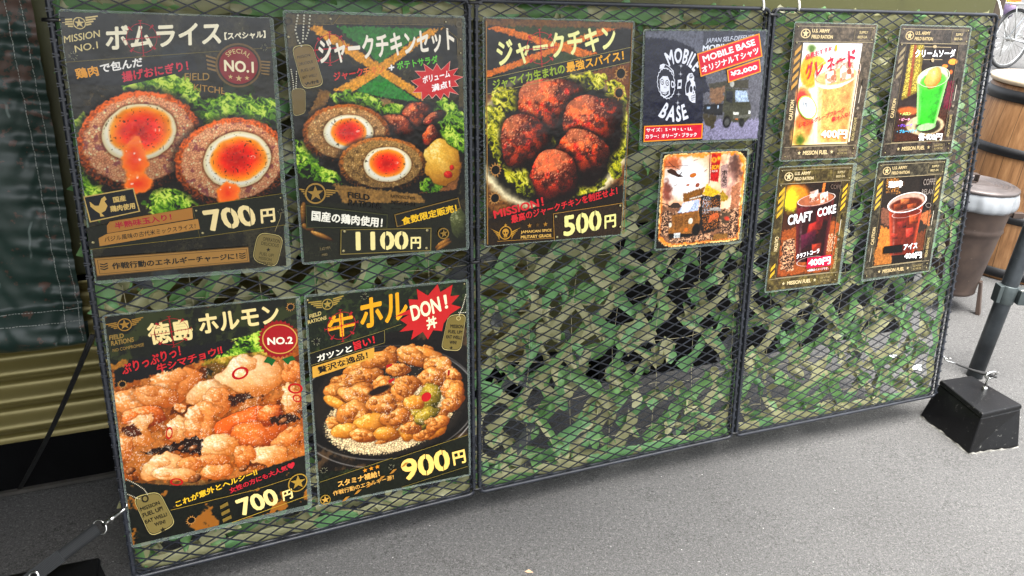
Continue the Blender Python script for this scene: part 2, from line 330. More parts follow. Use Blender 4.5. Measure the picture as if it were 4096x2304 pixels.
    def glass(s, q, col, edge, seed):
        idx, al = s._poly(q, .0008); a, b, c, d_ = [V2(p) for p in q]; z = s.Z[idx]; zt = (a[1] + b[1]) / 2; zb = (c[1] + d_[1]) / 2; t = np.clip((zt - z) / (zt - zb), 0, 1)
        l = a[0] + (d_[0] - a[0]) * t; r_ = b[0] + (c[0] - b[0]) * t; u = (s.X[idx] - l) / (r_ - l) * 2 - 1; n = s.n(.008, seed, 4, idx); f = vn(s.X[idx] / .0018, s.Z[idx] / .0018, seed)
        colr = hx(col) * (.86 + .4 * (n - .35) - .18 * (u > .2) * u)[:, None]; e = sst(.7, .98, np.abs(u))[:, None] * .75; colr = colr * (1 - e) + hx(edge) * e
        colr = colr * (1 + (f - .5) * .2)[:, None]; s.over(np.clip(colr, 0, 1), al, idx)
        s.over('#ffffff', al * np.exp(-((u + .72) / .07) ** 2) * .35 * n, idx)
    def ice(s, c, r_, seed):
        c = V2(c); idx, ex, ey, r, sz = s.ell(c, c + (r_, .25 * r_), c + (-.2 * r_, r_)); f1, f2, cid = wor(ex * 1.6 + seed, ey * 1.6, seed); m = np.maximum(np.abs(ex), np.abs(ey))
        colr = hx('#8a4a30')[None] * (1 - cid)[:, None] + hx('#fff2e8')[None] * cid[:, None]; s.over(colr, sst(1, .9, m) * .85, idx); s.over('#fff8f0', sst(.08, 0, f2 - f1) * sst(1, .9, m) * .8, idx)
    def iced(s, c, a, b, col):
        idx, ex, ey, r, sz = s.ell(c, a, b); m = np.maximum(np.abs(ex), np.abs(ey)); t = np.clip(.85 + .35 * ey - .3 * ex + (s.n(.005, 5, 3, idx) - .5) * .6, .3, 1.5)[:, None]; s.over(np.clip(hx(col) * t, 0, 1), sst(1.05, .75, m) * .85, idx)
    def build(s, parent, y, mat):
        nx, ny = s.nx, s.ny; me = bpy.data.meshes.new('printed_sheet'); N = nx * ny
        co = np.zeros((N, 3)); co[:, 0] = s.X; co[:, 1] = y; co[:, 2] = s.Z
        i = (np.arange(ny - 1)[:, None] * nx + np.arange(nx - 1)[None]).ravel(); q = np.stack([i, i + 1, i + nx + 1, i + nx], 1).astype(np.int32)
        me.vertices.add(N); me.vertices.foreach_set('co', co.ravel()); me.loops.add(q.size); me.loops.foreach_set('vertex_index', q.ravel())
        me.polygons.add(len(q)); me.polygons.foreach_set('loop_start', np.arange(0, q.size, 4, dtype=np.int32)); me.update(calc_edges=True); me.validate()
        c4 = np.ones((N, 4), np.float32); c4[:, :3] = toink(np.clip(s.C, 0, 1)); at = me.color_attributes.new('ink', 'FLOAT_COLOR', 'POINT'); at.data.foreach_set('color', c4.ravel())
        me.materials.append(mat); o = bpy.data.objects.new('printed_sheet', me); COL.objects.link(o); o.parent = parent; return o

_fc = bpy.data.curves.new('lettering_source', 'FONT'); _fo = bpy.data.objects.new('lettering_source', _fc); COL.objects.link(_fo); _fc.resolution_u = 3
_dg = bpy.context.evaluated_depsgraph_get(); _tc = {}
def glyphs(t, bold):
    k = (t, bold)
    if k not in _tc:
        _fc.body = t; _fc.offset = 0; _fo.update_tag(); _dg.update(); me = bpy.data.meshes.new_from_object(_fo.evaluated_get(_dg))
        v = np.array([p.co[:2] for p in me.vertices]); f = [tuple(p.vertices) for p in me.polygons]; bpy.data.meshes.remove(me); 
        d_ = .032 if bold else .011; O = ((0, 0), (d_, 0), (-d_, 0), (0, d_), (0, -d_), (d_ * .7, d_ * .7), (-d_ * .7, d_ * .7), (d_ * .7, -d_ * .7), (-d_ * .7, -d_ * .7))
        if not bold: O = O[:5]
        n = len(v); v = np.concatenate([v + o_ for o_ in O]); f = [tuple(i + k2 * n for i in q) for k2 in range(len(O)) for q in f]; _tc[k] = (v, f)
    return _tc[k]

class Gfx:
    """flat printed shapes and words, each a hair in front of the one before"""
    STEP = .00003
    def __init__(s): s.A = [[], [], []]; s.B = [[], [], []]; s.k = 0
    def _put(s, T, pts, faces, col, strikes=1):
        y = -s.k * s.STEP; s.k += 1; o = len(T[0]); ns = strikes; n1 = len(pts) // ns; T[0] += [(p[0], y - (i // n1) * .000003, p[1]) for i, p in enumerate(pts)]; T[1] += [tuple(i + o for i in f) for f in faces]
        c = tuple(toink(hx(col))) + (1,); T[2] += [c] * len(pts)
    def poly(s, col, pts): s._put(s.A, pts, [tuple(range(len(pts)))], col)
    def polys(s, col, L):
        P = []; F = []
        for pts in L: F.append(tuple(range(len(P), len(P) + len(pts)))); P += [tuple(p) for p in pts]
        s._put(s.A, P, F, col)
    def seg(s, a, b, w_): a, b = V2(a), V2(b); e = b - a; n = np.array([-e[1], e[0]]) / (np.linalg.norm(e) + 1e-9) * w_ / 2; return [tuple(a - n), tuple(b - n), tuple(b + n), tuple(a + n)]
    def line(s, col, w_, pts): s.polys(col, [s.seg(a, b, w_) for a, b in zip(pts, pts[1:])])
    def E(s, c, a, b, t, k=1.): c, a, b = V2(c), V2(a), V2(b); return tuple(c + (a - c) * math.cos(t) * k + (b - c) * math.sin(t) * k)
    def disc(s, col, c, a, b, n=32): s.poly(col, [s.E(c, a, b, 2 * math.pi * i / n) for i in range(n)])
    def ringe(s, col, c, a, b, inner, n=36):
        P = [s.E(c, a, b, 2 * math.pi * i / n) for i in range(n)] + [s.E(c, a, b, 2 * math.pi * i / n, inner) for i in range(n)]
        s._put(s.A, P, [(i, (i + 1) % n, n + (i + 1) % n, n + i) for i in range(n)], col)
    def star(s, col, c, tip, n=5, k=.4):
        c = V2(c); d_ = V2(tip) - c; P = []
        for i in range(2 * n): t = math.pi * i / n; q = 1 if i % 2 == 0 else k; P.append((c[0] + q * (d_[0] * math.cos(t) + d_[1] * math.sin(t)), c[1] + q * (d_[1] * math.cos(t) - d_[0] * math.sin(t))))
        s.poly(col, P)
    def seal(s, col, c, a, b): n = 28; s.poly(col, [s.E(c, a, b, math.pi * i / n, 1.06 if i % 2 else .95) for i in range(2 * n)])
    def txt(s, col, t, BL, BR, TL, bold=0):
        v, f = glyphs(t, bold); lo = v.min(0); hi = v.max(0); q = (v - lo) / np.maximum(hi - lo, 1e-6); BL, BR, TL = V2(BL), V2(BR), V2(TL)
        s._put(s.B, [tuple(p) for p in BL + q[:, :1] * (BR - BL) + q[:, 1:] * (TL - BL)], f, col, 9 if bold else 5)
    def _arc(s, col, t, c, top, rng, h, bold, sg):
        c = V2(c); d_ = V2(top) - c; Rr = np.linalg.norm(d_); a0 = math.atan2(d_[0], d_[1] * sg); W = []
        for ch in t: v, f = glyphs(ch, bold); W.append(v[:, 0].max() - v[:, 0].min() + .12)
        T = sum(W); x = 0; y0 = min(glyphs(ch, bold)[0][:, 1].min() for ch in t); y1 = max(glyphs(ch, bold)[0][:, 1].max() for ch in t)
        for ch, w_ in zip(t, W):
            v, f = glyphs(ch, bold); P = []
            for px, py in v:
                u = (x + .06 + px - v[:, 0].min()) / T; a = R(rng[0] + (rng[1] - rng[0]) * u) ; k = (py - y0) / (y1 - y0)
                r_ = (Rr - h + k * h) if sg > 0 else (Rr - k * h)
                P.append((c[0] + r_ * math.sin(a), c[1] + sg * r_ * math.cos(a)))
            s._put(s.B, P, f, col, 9 if bold else 5); x += w_
    def arc(s, col, t, c, top, rng, h, bold=0): s._arc(col, t, c, top, rng, h, bold, 1)
    def arcd(s, col, t, c, top, rng, h, bold=0): s._arc(col, t, c, top, rng, h, bold, -1)
    def wings(s, col, c, l, r, Rr, h):
        c = V2(c); L = []
        for tip in (V2(l), V2(r)):
            e = tip - c; sg = 1 if e[0] > 0 else -1; e1 = e / np.linalg.norm(e)
            for k in range(4):
                y = h * (.42 - .24 * k); a = c + np.array([sg * Rr * 1.02, 0]); b = c + e * (1 - .13 * k); yb = e[1] * (1 - .13 * k); a = np.array([a[0], c[1] + y + e[1] * .2]); b = np.array([b[0], c[1] + y * .9 + e[1] * (1 - .13 * k) * .6])
                L.append(s.seg(a, b, h * .15))
        s.polys(col, L); s.ringe(col, c, c + (Rr, 0), c + (0, Rr), .84); s.star(col, c, c + (0, Rr * .8))
    def bars(s, col, p1, p2, p3, p4, n, diag=0):
        p1, p2, p3, p4 = map(V2, (p1, p2, p3, p4)); L = []
        for k in range(n):
            t = (k + .25) / n; t2 = t + .5 / n; a, a2 = p1 + (p3 - p1) * t, p1 + (p3 - p1) * t2; b, b2 = p2 + (p4 - p2) * t, p2 + (p4 - p2) * t2
            if diag: d_ = (p1 - p3) * .5 / n; b, b2 = b + d_, b2 + d_
            L.append([tuple(a2), tuple(b2), tuple(b), tuple(a)])
        s.polys(col, L)
    def cross(s, col, c, a, b, w_):
        c = V2(c); L = []
        n = 48
        for i in range(n): L.append(s.seg(s.E(c, a, b, 2 * math.pi * i / n, .84), s.E(c, a, b, 2 * math.pi * (i + 1) / n, .84), w_ * .7))
        for t in (0, math.pi / 2, math.pi, 1.5 * math.pi):
            L.append(s.seg(c, s.E(c, a, b, t), w_)); e = V2(s.E(c, a, b, t + math.pi / 2)) - c
            for k, q in ((.3, .06), (.5, .06), (.7, .06), (1., .1)): m = V2(s.E(c, a, b, t, k)); L.append(s.seg(m - e * q, m + e * q, w_ * .8))
            m = V2(s.E(c, a, b, t + .785, .62)); o_ = V2(s.E(c, a, b, t + .785, .98)); e2 = V2(s.E(c, a, b, t + .785 + 1.571)) - c; L.append([tuple(m), tuple(o_ - e2 * .07), tuple(o_ + e2 * .07)])
        s.polys(col, L); s.disc(col, c, c + (w_ * 1.6, 0), c + (0, w_ * 1.6), 10)
    def hole(s, c, r_):
        c = V2(c); f = random.Random(int(abs(c[0]) * 1e5)); L = []
        for i in range(9):
            a = 2 * math.pi * i / 9 + f.uniform(-.2, .2); o_ = c + np.array([math.cos(a), math.sin(a)]) * r_ * f.uniform(1.1, 1.7); L.append(s.seg(c, o_, r_ * .16))
        s.polys('#98967c', L); s.disc('#0e0d0b', c, c + (r_ * .8, 0), c + (0, r_ * .8), 12)
    def hole2(s, c, r_):
        c = V2(c); f = random.Random(int(abs(c[0]) * 1e5)); P = []
        for i in range(26): a = 2 * math.pi * i / 26; q = r_ * (f.uniform(1.55, 2.1) if i % 2 else f.uniform(1.1, 1.3)); P.append((c[0] + q * math.cos(a), c[1] + q * math.sin(a)))
        s.poly('#b88a50', P); s.disc('#3a2412', c, c + (r_ * 1.12, 0), c + (0, r_ * 1.12), 14); s.disc('#0a0a09', c, c + (r_, 0), c + (0, r_ * .98), 14)
    def rivet(s, c, r_): c = V2(c); s.disc('#2a2618', c, c + (r_, 0), c + (0, r_), 12); s.disc('#9a9068', c + (-r_ * .1, r_ * .12), c + (r_ * .62, 0), c + (0, r_ * .8), 10); s.disc('#d8d0a8', c + (-r_ * .25, r_ * .3), c + (0, r_ * .3), c + (-r_ * .25, r_ * .58), 8)
    def rq(s, q, k, inset):
        q = [V2(p) for p in q]; m = sum(q) / 4; q = [m + (p - m) * inset for p in q]; P = []
        w_ = np.linalg.norm(q[1] - q[0])
        for i in range(4):
            p = q[i]; a = q[i - 1]; b = q[(i + 1) % 4]; ra = (a - p) / np.linalg.norm(a - p) * w_ * k; rb = (b - p) / np.linalg.norm(b - p) * w_ * k
            for t in (0, .25, .5, .75, 1): P.append(tuple(p + ra * (1 - t) ** 2 + rb * t ** 2))
        return P
    def tag(s, col, a, b, c, d_): q = (a, b, c, d_); s.poly('#c8ba80', s.rq(q, .34, 1)); s.poly('#2e2816', s.rq(q, .34, .965)); s.poly(col, s.rq(q, .34, .93))
    def dots(s, col, r_, pts):
        L = []
        for a, b in zip(pts, pts[1:]):
            a, b = V2(a), V2(b); n = max(2, int(np.linalg.norm(b - a) / (r_ * 2.2)))
            for i in range(n): c = a + (b - a) * i / n; L.append([(c[0] + r_ * .8 * math.cos(t), c[1] + r_ * .8 * math.sin(t)) for t in (0, 1.05, 2.09, 3.14, 4.19, 5.24)])
        s.polys(col, L)
    def chev(s, col, c, r_):
        c = V2(c); L = []
        for k in range(3):
            o_ = c + (0, r_ * (.7 - .7 * k)); L.append([tuple(o_ + (-r_, .25 * r_)), tuple(o_ + (-r_, -.1 * r_)), tuple(o_ + (0, -.45 * r_)), tuple(o_ + (0, -.1 * r_))]); L.append([tuple(o_ + (0, -.1 * r_)), tuple(o_ + (0, -.45 * r_)), tuple(o_ + (r_, -.1 * r_)), tuple(o_ + (r_, .25 * r_))])
        s.polys(col, L)
    def skullwing(s, col, c, l, r, Rr):
        c = V2(c); L = []
        for tip in (V2(l), V2(r)):
            sg = 1 if tip[0] > c[0] else -1
            for k in range(4): a = c + (sg * Rr * .95, Rr * (.1 - .3 * k)); b = c + (tip - c) * (1 - .17 * k) + (0, -Rr * .28 * k); L.append([tuple(a), tuple(b), tuple(a + (0, -Rr * .24))])
        s.polys(col, L); s.ringe(col, c, c + (Rr, 0), c + (0, Rr), .86); s.star(col, c + (0, Rr * 1.1), c + (0, Rr * 1.4))
        s.disc(col, c + (0, Rr * .12), c + (Rr * .5, Rr * .12), c + (0, Rr * .62)); s.poly(col, [tuple(c + p) for p in (V2((-.28, -.2)) * Rr, V2((.28, -.2)) * Rr, V2((.24, -.7)) * Rr, V2((-.24, -.7)) * Rr)])
        for q in (-.2, .2): o_ = c + (q * Rr, 0); s.disc('#241a0e', o_, o_ + (Rr * .13, 0), o_ + (0, Rr * .15), 10)
        s.polys('#241a0e', [s.seg(c + (q * Rr, -.45 * Rr), c + (q * Rr, -.7 * Rr), Rr * .04) for q in (-.12, 0, .12)])
    def head(s, c, a, b, pts): c, a, b = V2(c), V2(a), V2(b); return [tuple(c + (a - c) * p[0] + (b - c) * p[1]) for p in pts]
    def apehead(s, w_, k, c, a, b):
        H = lambda *p: s.head(c, a, b, p); J = [((1.0 + .07 * (i % 2)) * math.cos(i * math.pi / 20) , (1.0 + .07 * (i % 2)) * math.sin(i * math.pi / 20)) for i in range(40)]
        s.poly(w_, H(*J)); s.poly(k, H(*[(p[0] * .93, p[1] * .93) for p in J])); s.poly(w_, H((-.75, -.2), (-.7, .3), (-.3, .5), (.25, .45), (.45, .1), (.35, -.3), (.3, -.75), (-.3, -.95), (-.8, -.75)))
        for x, y in ((-.45, .12), (.12, .02)): cc = H((x, y))[0]; s.disc(k, cc, H((x + .2, y))[0], H((x, y + .2))[0], 14); s.disc(w_, cc, H((x + .14, y))[0], H((x, y + .14))[0], 14); s.disc(k, cc, H((x + .06, y))[0], H((x, y + .06))[0], 8)
        s.poly(k, H((-.72, -.5), (-.2, -.62), (.2, -.48), (.12, -.72), (-.3, -.82), (-.62, -.72))); s.poly(w_, H((-.62, -.56), (-.2, -.66), (.1, -.56), (-.2, -.72), (-.55, -.66))); s.polys(k, [H((-.32, -.2), (-.28, -.32), (-.24, -.2)), H((-.14, -.22), (-.1, -.34), (-.06, -.22))])
        cc = H((.72, -.1))[0]; s.disc(w_, cc, H((.92, -.1))[0], H((.72, .14))[0], 14); s.disc(k, cc, H((.84, -.1))[0], H((.72, .04))[0], 12)
        s.poly(w_, H((-.62, .98), (-.5, 1.22), (-.1, 1.3), (.5, 1.12), (.98, .78), (1.02, .4), (.85, .7), (.3, .95))); s.poly(k, H((-.1, 1.02), (.1, 1.22), (.5, 1.05), (.92, .72), (.6, .84), (.3, 1.0)))
    def skullhead(s, w_, k, c, a, b):
        H = lambda *p: s.head(c, a, b, p)
        s.poly(w_, H((-.95, .4), (-.7, .85), (-.2, 1.05), (.5, .95), (.9, .6), (.95, .1), (.75, -.2), (.85, -.5), (.7, -1.15), (.2, -1.05), (-.35, -.75), (-.5, -.4), (-.95, -.2))); s.poly(k, H((-.85, .35), (-.6, .78), (.0, .92), (.2, .6), (-.2, .3), (-.35, -.1), (-.8, -.1)))
        for x, y, r_ in ((.12, .12, .26), (.72, .1, .2)): cc = H((x, y))[0]; s.disc(k, cc, H((x + r_, y))[0], H((x, y + r_ * 1.1))[0], 14)
        s.poly(k, H((.45, -.05), (.36, -.3), (.56, -.3))); s.poly(k, H((.0, -.45), (.75, -.42), (.72, -.86), (.05, -.88))); s.polys(w_, [H((x, -.48), (x + .13, -.48), (x + .13, -.64), (x, -.64)) for x in (.04, .21, .38, .55)] + [H((x, -.68), (x + .13, -.68), (x + .13, -.84), (x, -.84)) for x in (.08, .25, .42, .57)])
        s.poly(w_, H((-.6, .95), (-.5, 1.3), (-.1, 1.5), (.5, 1.45), (.8, 1.1), (.75, .8), (.2, 1.0))); s.poly(k, H((-.1, 1.08), (.05, 1.36), (.5, 1.36), (.66, 1.1), (.3, 1.02))); s.txt(w_, 'MB', H((.06, 1.1))[0], H((.56, 1.12))[0], H((.06, 1.32))[0], 1)
    def sparks(s, col, pts, r_):
        for p in pts:
            p = V2(p); s.polys(col, [[tuple(p + np.array([math.cos(t), math.sin(t)]) * r_ * (1 if i % 2 == 0 else .6)), tuple(p + np.array([math.cos(t + 1.57), math.sin(t + 1.57)]) * r_ * .06), tuple(p - np.array([math.cos(t + 1.57), math.sin(t + 1.57)]) * r_ * .06)] for i, t in enumerate(k * math.pi / 4 for k in range(8))])
    def build(s, parent, y, mat):
        for nm, T in (('printed_shapes', s.A), ('lettering', s.B)):
            if not T[0]: continue
            me = bpy.data.meshes.new(nm); me.from_pydata(T[0], [], T[1]); at = me.color_attributes.new('ink', 'FLOAT_COLOR', 'POINT'); at.data.foreach_set('color', np.array(T[2], np.float32).ravel())
            me.materials.append(mat); me.update(); bm = bmesh.new(); bm.from_mesh(me); bmesh.ops.recalc_face_normals(bm, faces=bm.faces)
            for f in bm.faces:
                if f.normal.y > 0: f.normal_flip()
            bm.to_mesh(me); bm.free(); o = bpy.data.objects.new(nm, me); COL.objects.link(o); o.parent = parent; o.location.y = y

def card(p, g, col, k):
    """the riveted steel-plate surround that all four drink cards share"""
    U = p.U; c2 = {'#4a4136': '#6a5e50', '#3c3630': '#5a5048', '#4a4028': '#6e6238', '#3a362c': '#5c5646'}[col]; p.base(col, c2, .012, 200 + k)
    ed = '#a89c80'
    for a, b in (((.02, .02), (.98, .02)), ((.02, .128), (.98, .128)), ((.11, .9), (.86, .9)), ((.02, .905), (.98, .905))): g.line(ed, .0008, [U(*a), U(*b)])
    g.line('#17130f', .0016, [U(.113, .134), U(.857, .134), U(.857, .893), U(.113, .893), U(.113, .134)]); g.line('#8a7c60', .0007, [U(.108, .131), U(.862, .131), U(.862, .897), U(.108, .897), U(.108, .131)])
    tc = '#d6c49a' if k in (0, 2) else '#c0ae86'
    R_ = lambda c, r: (U(*c), U(c[0] + r, c[1]), U(c[0], c[1] - r * .58))
    g.ringe(tc, *R_((.13, .072), .058), .82); c = U(.13, .072); g.star(tc, c, U(.13, .04))
    if k == 3: pass
    g.txt(tc, 'U.S. ARMY', U(.205, .064), U(.42, .064), U(.205, .038), 1); g.txt(tc, 'FIELD RATION', U(.205, .106), U(.465, .106), U(.205, .08), 1)
    g.line('#8c8064', .0007, [U(.735, .03), U(.955, .03), U(.955, .118), U(.735, .118), U(.735, .03)])
    g.txt('#b4a680', 'SUPPLY', U(.79, .066), U(.9, .066), U(.79, .046), 1); g.txt('#b4a680', '8027-3A', U(.775, .1), U(.9, .1), U(.775, .08), 1)
    yc = ('#b8904a', '#8a7e64', '#d0a838', '#c0a048')[k]
    def stripes(u0, u1, v0, v1, n, sl):
        for i in range(n): a = v0 + (v1 - v0) * i / n; h = (v1 - v0) / n * .55; g.poly(yc, [U(u0, a + h + sl), U(u1, a + h), U(u1, a), U(u0, a + sl)])
    stripes(.025, .095, .15, .46 if k == 0 else .38, 5 if k == 0 else 4, .05)
    if k >= 2: stripes(.895, .955, .15, .36, 4, .045)
    if k == 2: stripes(.025, .08, .77, .88, 2, .04)
    if k == 2: g.txt(tc, 'CAUTION', U(.035, .55), U(.035, .67), U(.085, .55), 1)
    else: g.txt(tc, 'CAUTION', U(.082, .70), U(.082, .55), U(.035, .70), 1)
    g.txt('#a89a70', 'IRON GROOVE', U(.935, .87), U(.935, .69), U(.895, .87), 1)
    g.line('#c8c0b0', .0016, [U(.925, .43), U(.92, .58)]); g.line('#2a241c', .0034, [U(.93, .4), U(.928, .45)]); g.disc('#8a8070', *R_((.92, .62), .018))
    if k == 3: g.line('#a8a090', .002, [U(.06, .73), U(.055, .85)])
    if k == 1: [g.line('#8a8070', .0008, [U(q, .74), U(q, .88)]) for q in (.04, .06, .08)]
    g.txt(tc, 'MISSION FUEL', U(.27, .968), U(.6, .968), U(.27, .935), 1); g.star(tc, U(.22, .951), U(.22, .934)); g.star(tc, U(.655, .951), U(.655, .934))
    g.line('#8c8064', .0006, [U(.715, .925), U(.885, .925), U(.885, .98), U(.715, .98), U(.715, .925)]); g.txt('#a89a70', 'FOR VICTORY', U(.735, .948), U(.868, .948), U(.735, .932)); g.txt('#a89a70', 'ALL FOR ONE', U(.735, .973), U(.868, .973), U(.735, .957))
    for a in ((.035, .025), (.965, .025), (.965, .11), (.04, .975), (.95, .93), (.95, .97), (.035, .14)): g.rivet(U(*a), .0022)

# ------------------------------------------------------------------ ground
def asphalt():
    t = NT('asphalt'); v = t.coord()
    n1 = t.noise(v, 330, 3, .7); n2 = t.noise(v, 3.5, 5, .6); n3 = t.noise(v, 130, 5, .75)
    vo = t.add('TexVoronoi'); vo.inputs['Scale'].default_value = 190; t.link(v, vo.inputs['Vector'])
    c = t.ramp(n1, [(.3, (.05, .049, .048)), (.5, (.135, .133, .13)), (.72, (.27, .266, .26))])
    c = t.mix(t.ramp(n3, [(.5, (0, 0, 0)), (.62, (1, 1, 1))]), t.mix(.55, c, (.06, .06, .06, 1)), c)
    sp = t.add('TexVoronoi'); sp.inputs['Scale'].default_value = 62; t.link(v, sp.inputs['Vector'])
    st = t.ramp(sp.outputs['Distance'], [(.05, (1, 1, 1)), (.11, (0, 0, 0))]); sel = t.ramp(sp.outputs['Color'], [(.8, (0, 0, 0)), (.86, (1, 1, 1))])
    c = t.mix(t.mix(1.0, st, sel, 'MULTIPLY'), c, (.55, .54, .52, 1))
    pit = t.noise(v, 150, 3, .6); c = t.mix(t.ramp(pit, [(.56, (0, 0, 0)), (.7, (.8, .8, .8))]), c, (.035, .034, .033, 1))
    c = t.mix(t.ramp(n2, [(.3, (0, 0, 0)), (.75, (1, 1, 1))]), t.mix(1.0, c, (.8, .8, .8, 1), 'MULTIPLY'), c)
    cr = t.noise(v, 26, 8, .75); crk = t.ramp(cr, [(.485, (0, 0, 0)), (.5, (1, 1, 1)), (.515, (0, 0, 0))]); big = t.ramp(t.noise(v, 7, 3), [(.5, (0, 0, 0)), (.6, (1, 1, 1))])
    c = t.mix(t.mix(1.0, crk, big, 'MULTIPLY'), c, t.mix(1.0, c, (.3, .3, .3, 1), 'MULTIPLY'))
    t.base(c); t.set(Roughness=.9); t.b.inputs['Specular IOR Level'].default_value = .25
    t.bump(t.mix(.5, n1, n3), .8, .004); return t.m
g_ = MB(); g_.add([(-60, -60, 0), (60, -60, 0), (60, 60, 0), (-60, 60, 0)], [(0, 1, 2, 3)]); tag(g_.build('ground', asphalt()), kind='structure')

# ------------------------------------------------------------------ tarpaulin
def vinyl():
    t = NT('green_vinyl'); v = t.coord(); sx = t.add('SeparateXYZ'); t.link(v, sx.inputs[0])
    c = t.ramp(t.noise(v, 5, 3), [(.3, lx('#22352f')), (.7, lx('#2d423a'))])
    hm = t.ramp(sx.outputs['Z'], [(.42, (0, 0, 0)), (.62, (1, 1, 1))]); hm2 = t.add('MapRange'); hm2.inputs['From Min'].default_value = .72; hm2.inputs['From Max'].default_value = 1.0; t.link(sx.outputs['Z'], hm2.inputs[0])
    n = t.noise(v, 38, 4, .65); ma = t.add('Math', operation='MULTIPLY_ADD'); t.link(hm2.outputs[0], ma.inputs[0]); ma.inputs[1].default_value = .12; t.link(n, ma.inputs[2])
    c = t.mix(t.ramp(ma.outputs[0], [(.60, (0, 0, 0)), (.63, (1, 1, 1))]), c, lx('#5a463c'))
    s1 = t.noise(v, 55, 2, .5); sv = t.add('TexVoronoi'); sv.inputs['Scale'].default_value = 26; t.link(v, sv.inputs['Vector'])
    sel = t.ramp(sv.outputs['Color'], [(.93, (0, 0, 0)), (.95, (1, 1, 1))]); sp = t.ramp(sv.outputs['Distance'], [(.06, (1, 1, 1)), (.1, (0, 0, 0))]); c = t.mix(t.mix(1.0, sel, sp, 'MULTIPLY'), c, lx('#b0a88c'))
    wv = t.add('TexWave'); wv.inputs['Scale'].default_value = 5; wv.inputs['Distortion'].default_value = 9; wv.inputs['Detail'].default_value = 3; t.link(v, wv.inputs['Vector'])
    k1 = t.ramp(wv.outputs[0], [(.985, (0, 0, 0)), (1.0, (1, 1, 1))]); k2 = t.ramp(t.noise(v, 18, 2), [(.6, (0, 0, 0)), (.66, (.6, .6, .6))]); c = t.mix(t.mix(1.0, k1, k2, 'MULTIPLY'), c, lx('#8c9a94'))
    t.base(c); t.set(Roughness=.4); t.bump(t.noise(v, 25, 4), .05, .01); return t.m
VINYL = vinyl()
# ------------------------------------------------------------------ food truck behind the boards
def paint_mat(name, c1, c2, rough=.35, c3=None):
    t = NT(name); v = t.coord(); n = t.noise(v, 3.2, 2, .4)
    c = t.ramp(n, [(.0, lx(c1)), (.5, lx(c2))] + ([(.58, lx(c3))] if c3 else []), 'CONSTANT')
    d_ = t.noise(v, 60, 6, .7); c = t.mix(t.ramp(d_, [(.6, (0, 0, 0)), (.8, (.25, .25, .25))]), c, (.2, .19, .17, 1))
    t.base(c); t.set(Roughness=rough); t.bump(t.noise(v, 14, 3), .06, .01); return t.m
olive = paint_mat('olive_paint', '#4a4a26', '#4a4a26', .45)
olive2 = paint_mat('camouflage_paint', '#7a7042', '#7a7042', .34)
olive2.node_tree.nodes['Principled BSDF'].inputs['Metallic'].default_value = .4
brownp = mottled('brown_paint', '#3c3226', '#4a3e30', 6, .4, bump=.03)
black = mottled('black_rubber', '#080808', '#0e0e0e', 12, .85, bump=.1, spec=.15)
blackp = mottled('black_paint', '#060607', '#0b0b0c', 9, .9, bump=.04, spec=.1)
steel = mottled('bright_steel', '#b8b8b4', '#d8d8d4', 30, .22, metal=1, bump=.02)
van = thing('food_truck', 'dark olive food truck with ribbed lower side parked behind the mesh boards', 'truck', VM)
m = MB(); m.box((-2.4, .43, .47), (2.325, 2.0, 2.05)); m.box((.93, .43, .13), (1.17, .47, .47)); m.build('body', olive, van, .006)
m = MB(); N = 150; zz = np.linspace(.125, .47, N); yy = .416 + .0115 * np.cos(2 * math.pi * (zz - .205) / .06 + .9)
prof = [(y, z) for y, z in zip(yy, zz)]
m.add([(x, y, z) for x in (-2.4, .93) for y, z in prof], [(i, N + i, N + i + 1, i + 1) for i in range(N - 1)], True); m.build('corrugated_panel', olive2, van)
m = MB(); m.box((-2.4, .424, .012), (.93, .45, .124)); m.build('side_skirt', blackp, van)
m = MB(); m.box((-2.4, .415, .004), (.93, .432, .0115)); m.build('skirt_lip', mottled('grey_rubber', '#3a3834', '#4a4742', 20, .8), van)
m = MB(); m.box((1.172, .44, .004), (2.32, 1.9, .468)); m.box((-2.4, .47, .02), (.93, 1.9, .468)); m.build('underbody', black, van)
m = MB(); m.box((2.327, .437, .2), (2.375, 1.99, 2.04)); m.build('rear_post', brownp, van, .008)
m = MB(); m.box((-2.4, .4, 1.29), (2.3, .428, 1.34)); m.build('drip_rail', brownp, van, .006)
for x_ in (1.62, -1.7):
    wh = MB(); Mw = Matrix.Translation((x_, .62, .27)) @ Matrix.Rotation(R(90), 4, 'X')
    wh.lathe([(.15, -.08), (.24, -.085), (.265, -.06), (.27, 0), (.265, .06), (.24, .085), (.15, .08)], 40, Mw); wo = wh.build('wheel', black, van)
    rm = MB(); rm.lathe([(.0, .05), (.06, .055), (.09, .03), (.14, .04), (.155, .08)], 32, Mw); rm.build('rim', mottled('dull_steel', '#3a3a38', '#4a4a48', 20, .5, .6), wo)
# unseen overhead panel, added to shade the boards and the ground near them
m = MB(); m.box((-2.4, -.62, 1.62), (1.35, .43, 1.65)); m.box((-2.4, -1.2, 1.62), (-.05, -.621, 1.65)); m.build('shade_panel', brownp, van, .004)
for x_ in (-2.3, 1.28): m = MB(); m.tube([(x_, .44, 1.25), (x_, -.5, 1.62)], .012); m.build('shade_panel_strut', steel, van)  # struts for the added overhead panel, also out of view
m = MB(); m.box((-.78, -1.5, .02), (-.77, .34, 1.619)); m.build('shade_screen', VINYL, van)  # unseen upright sheet, added to darken the ground at lower left

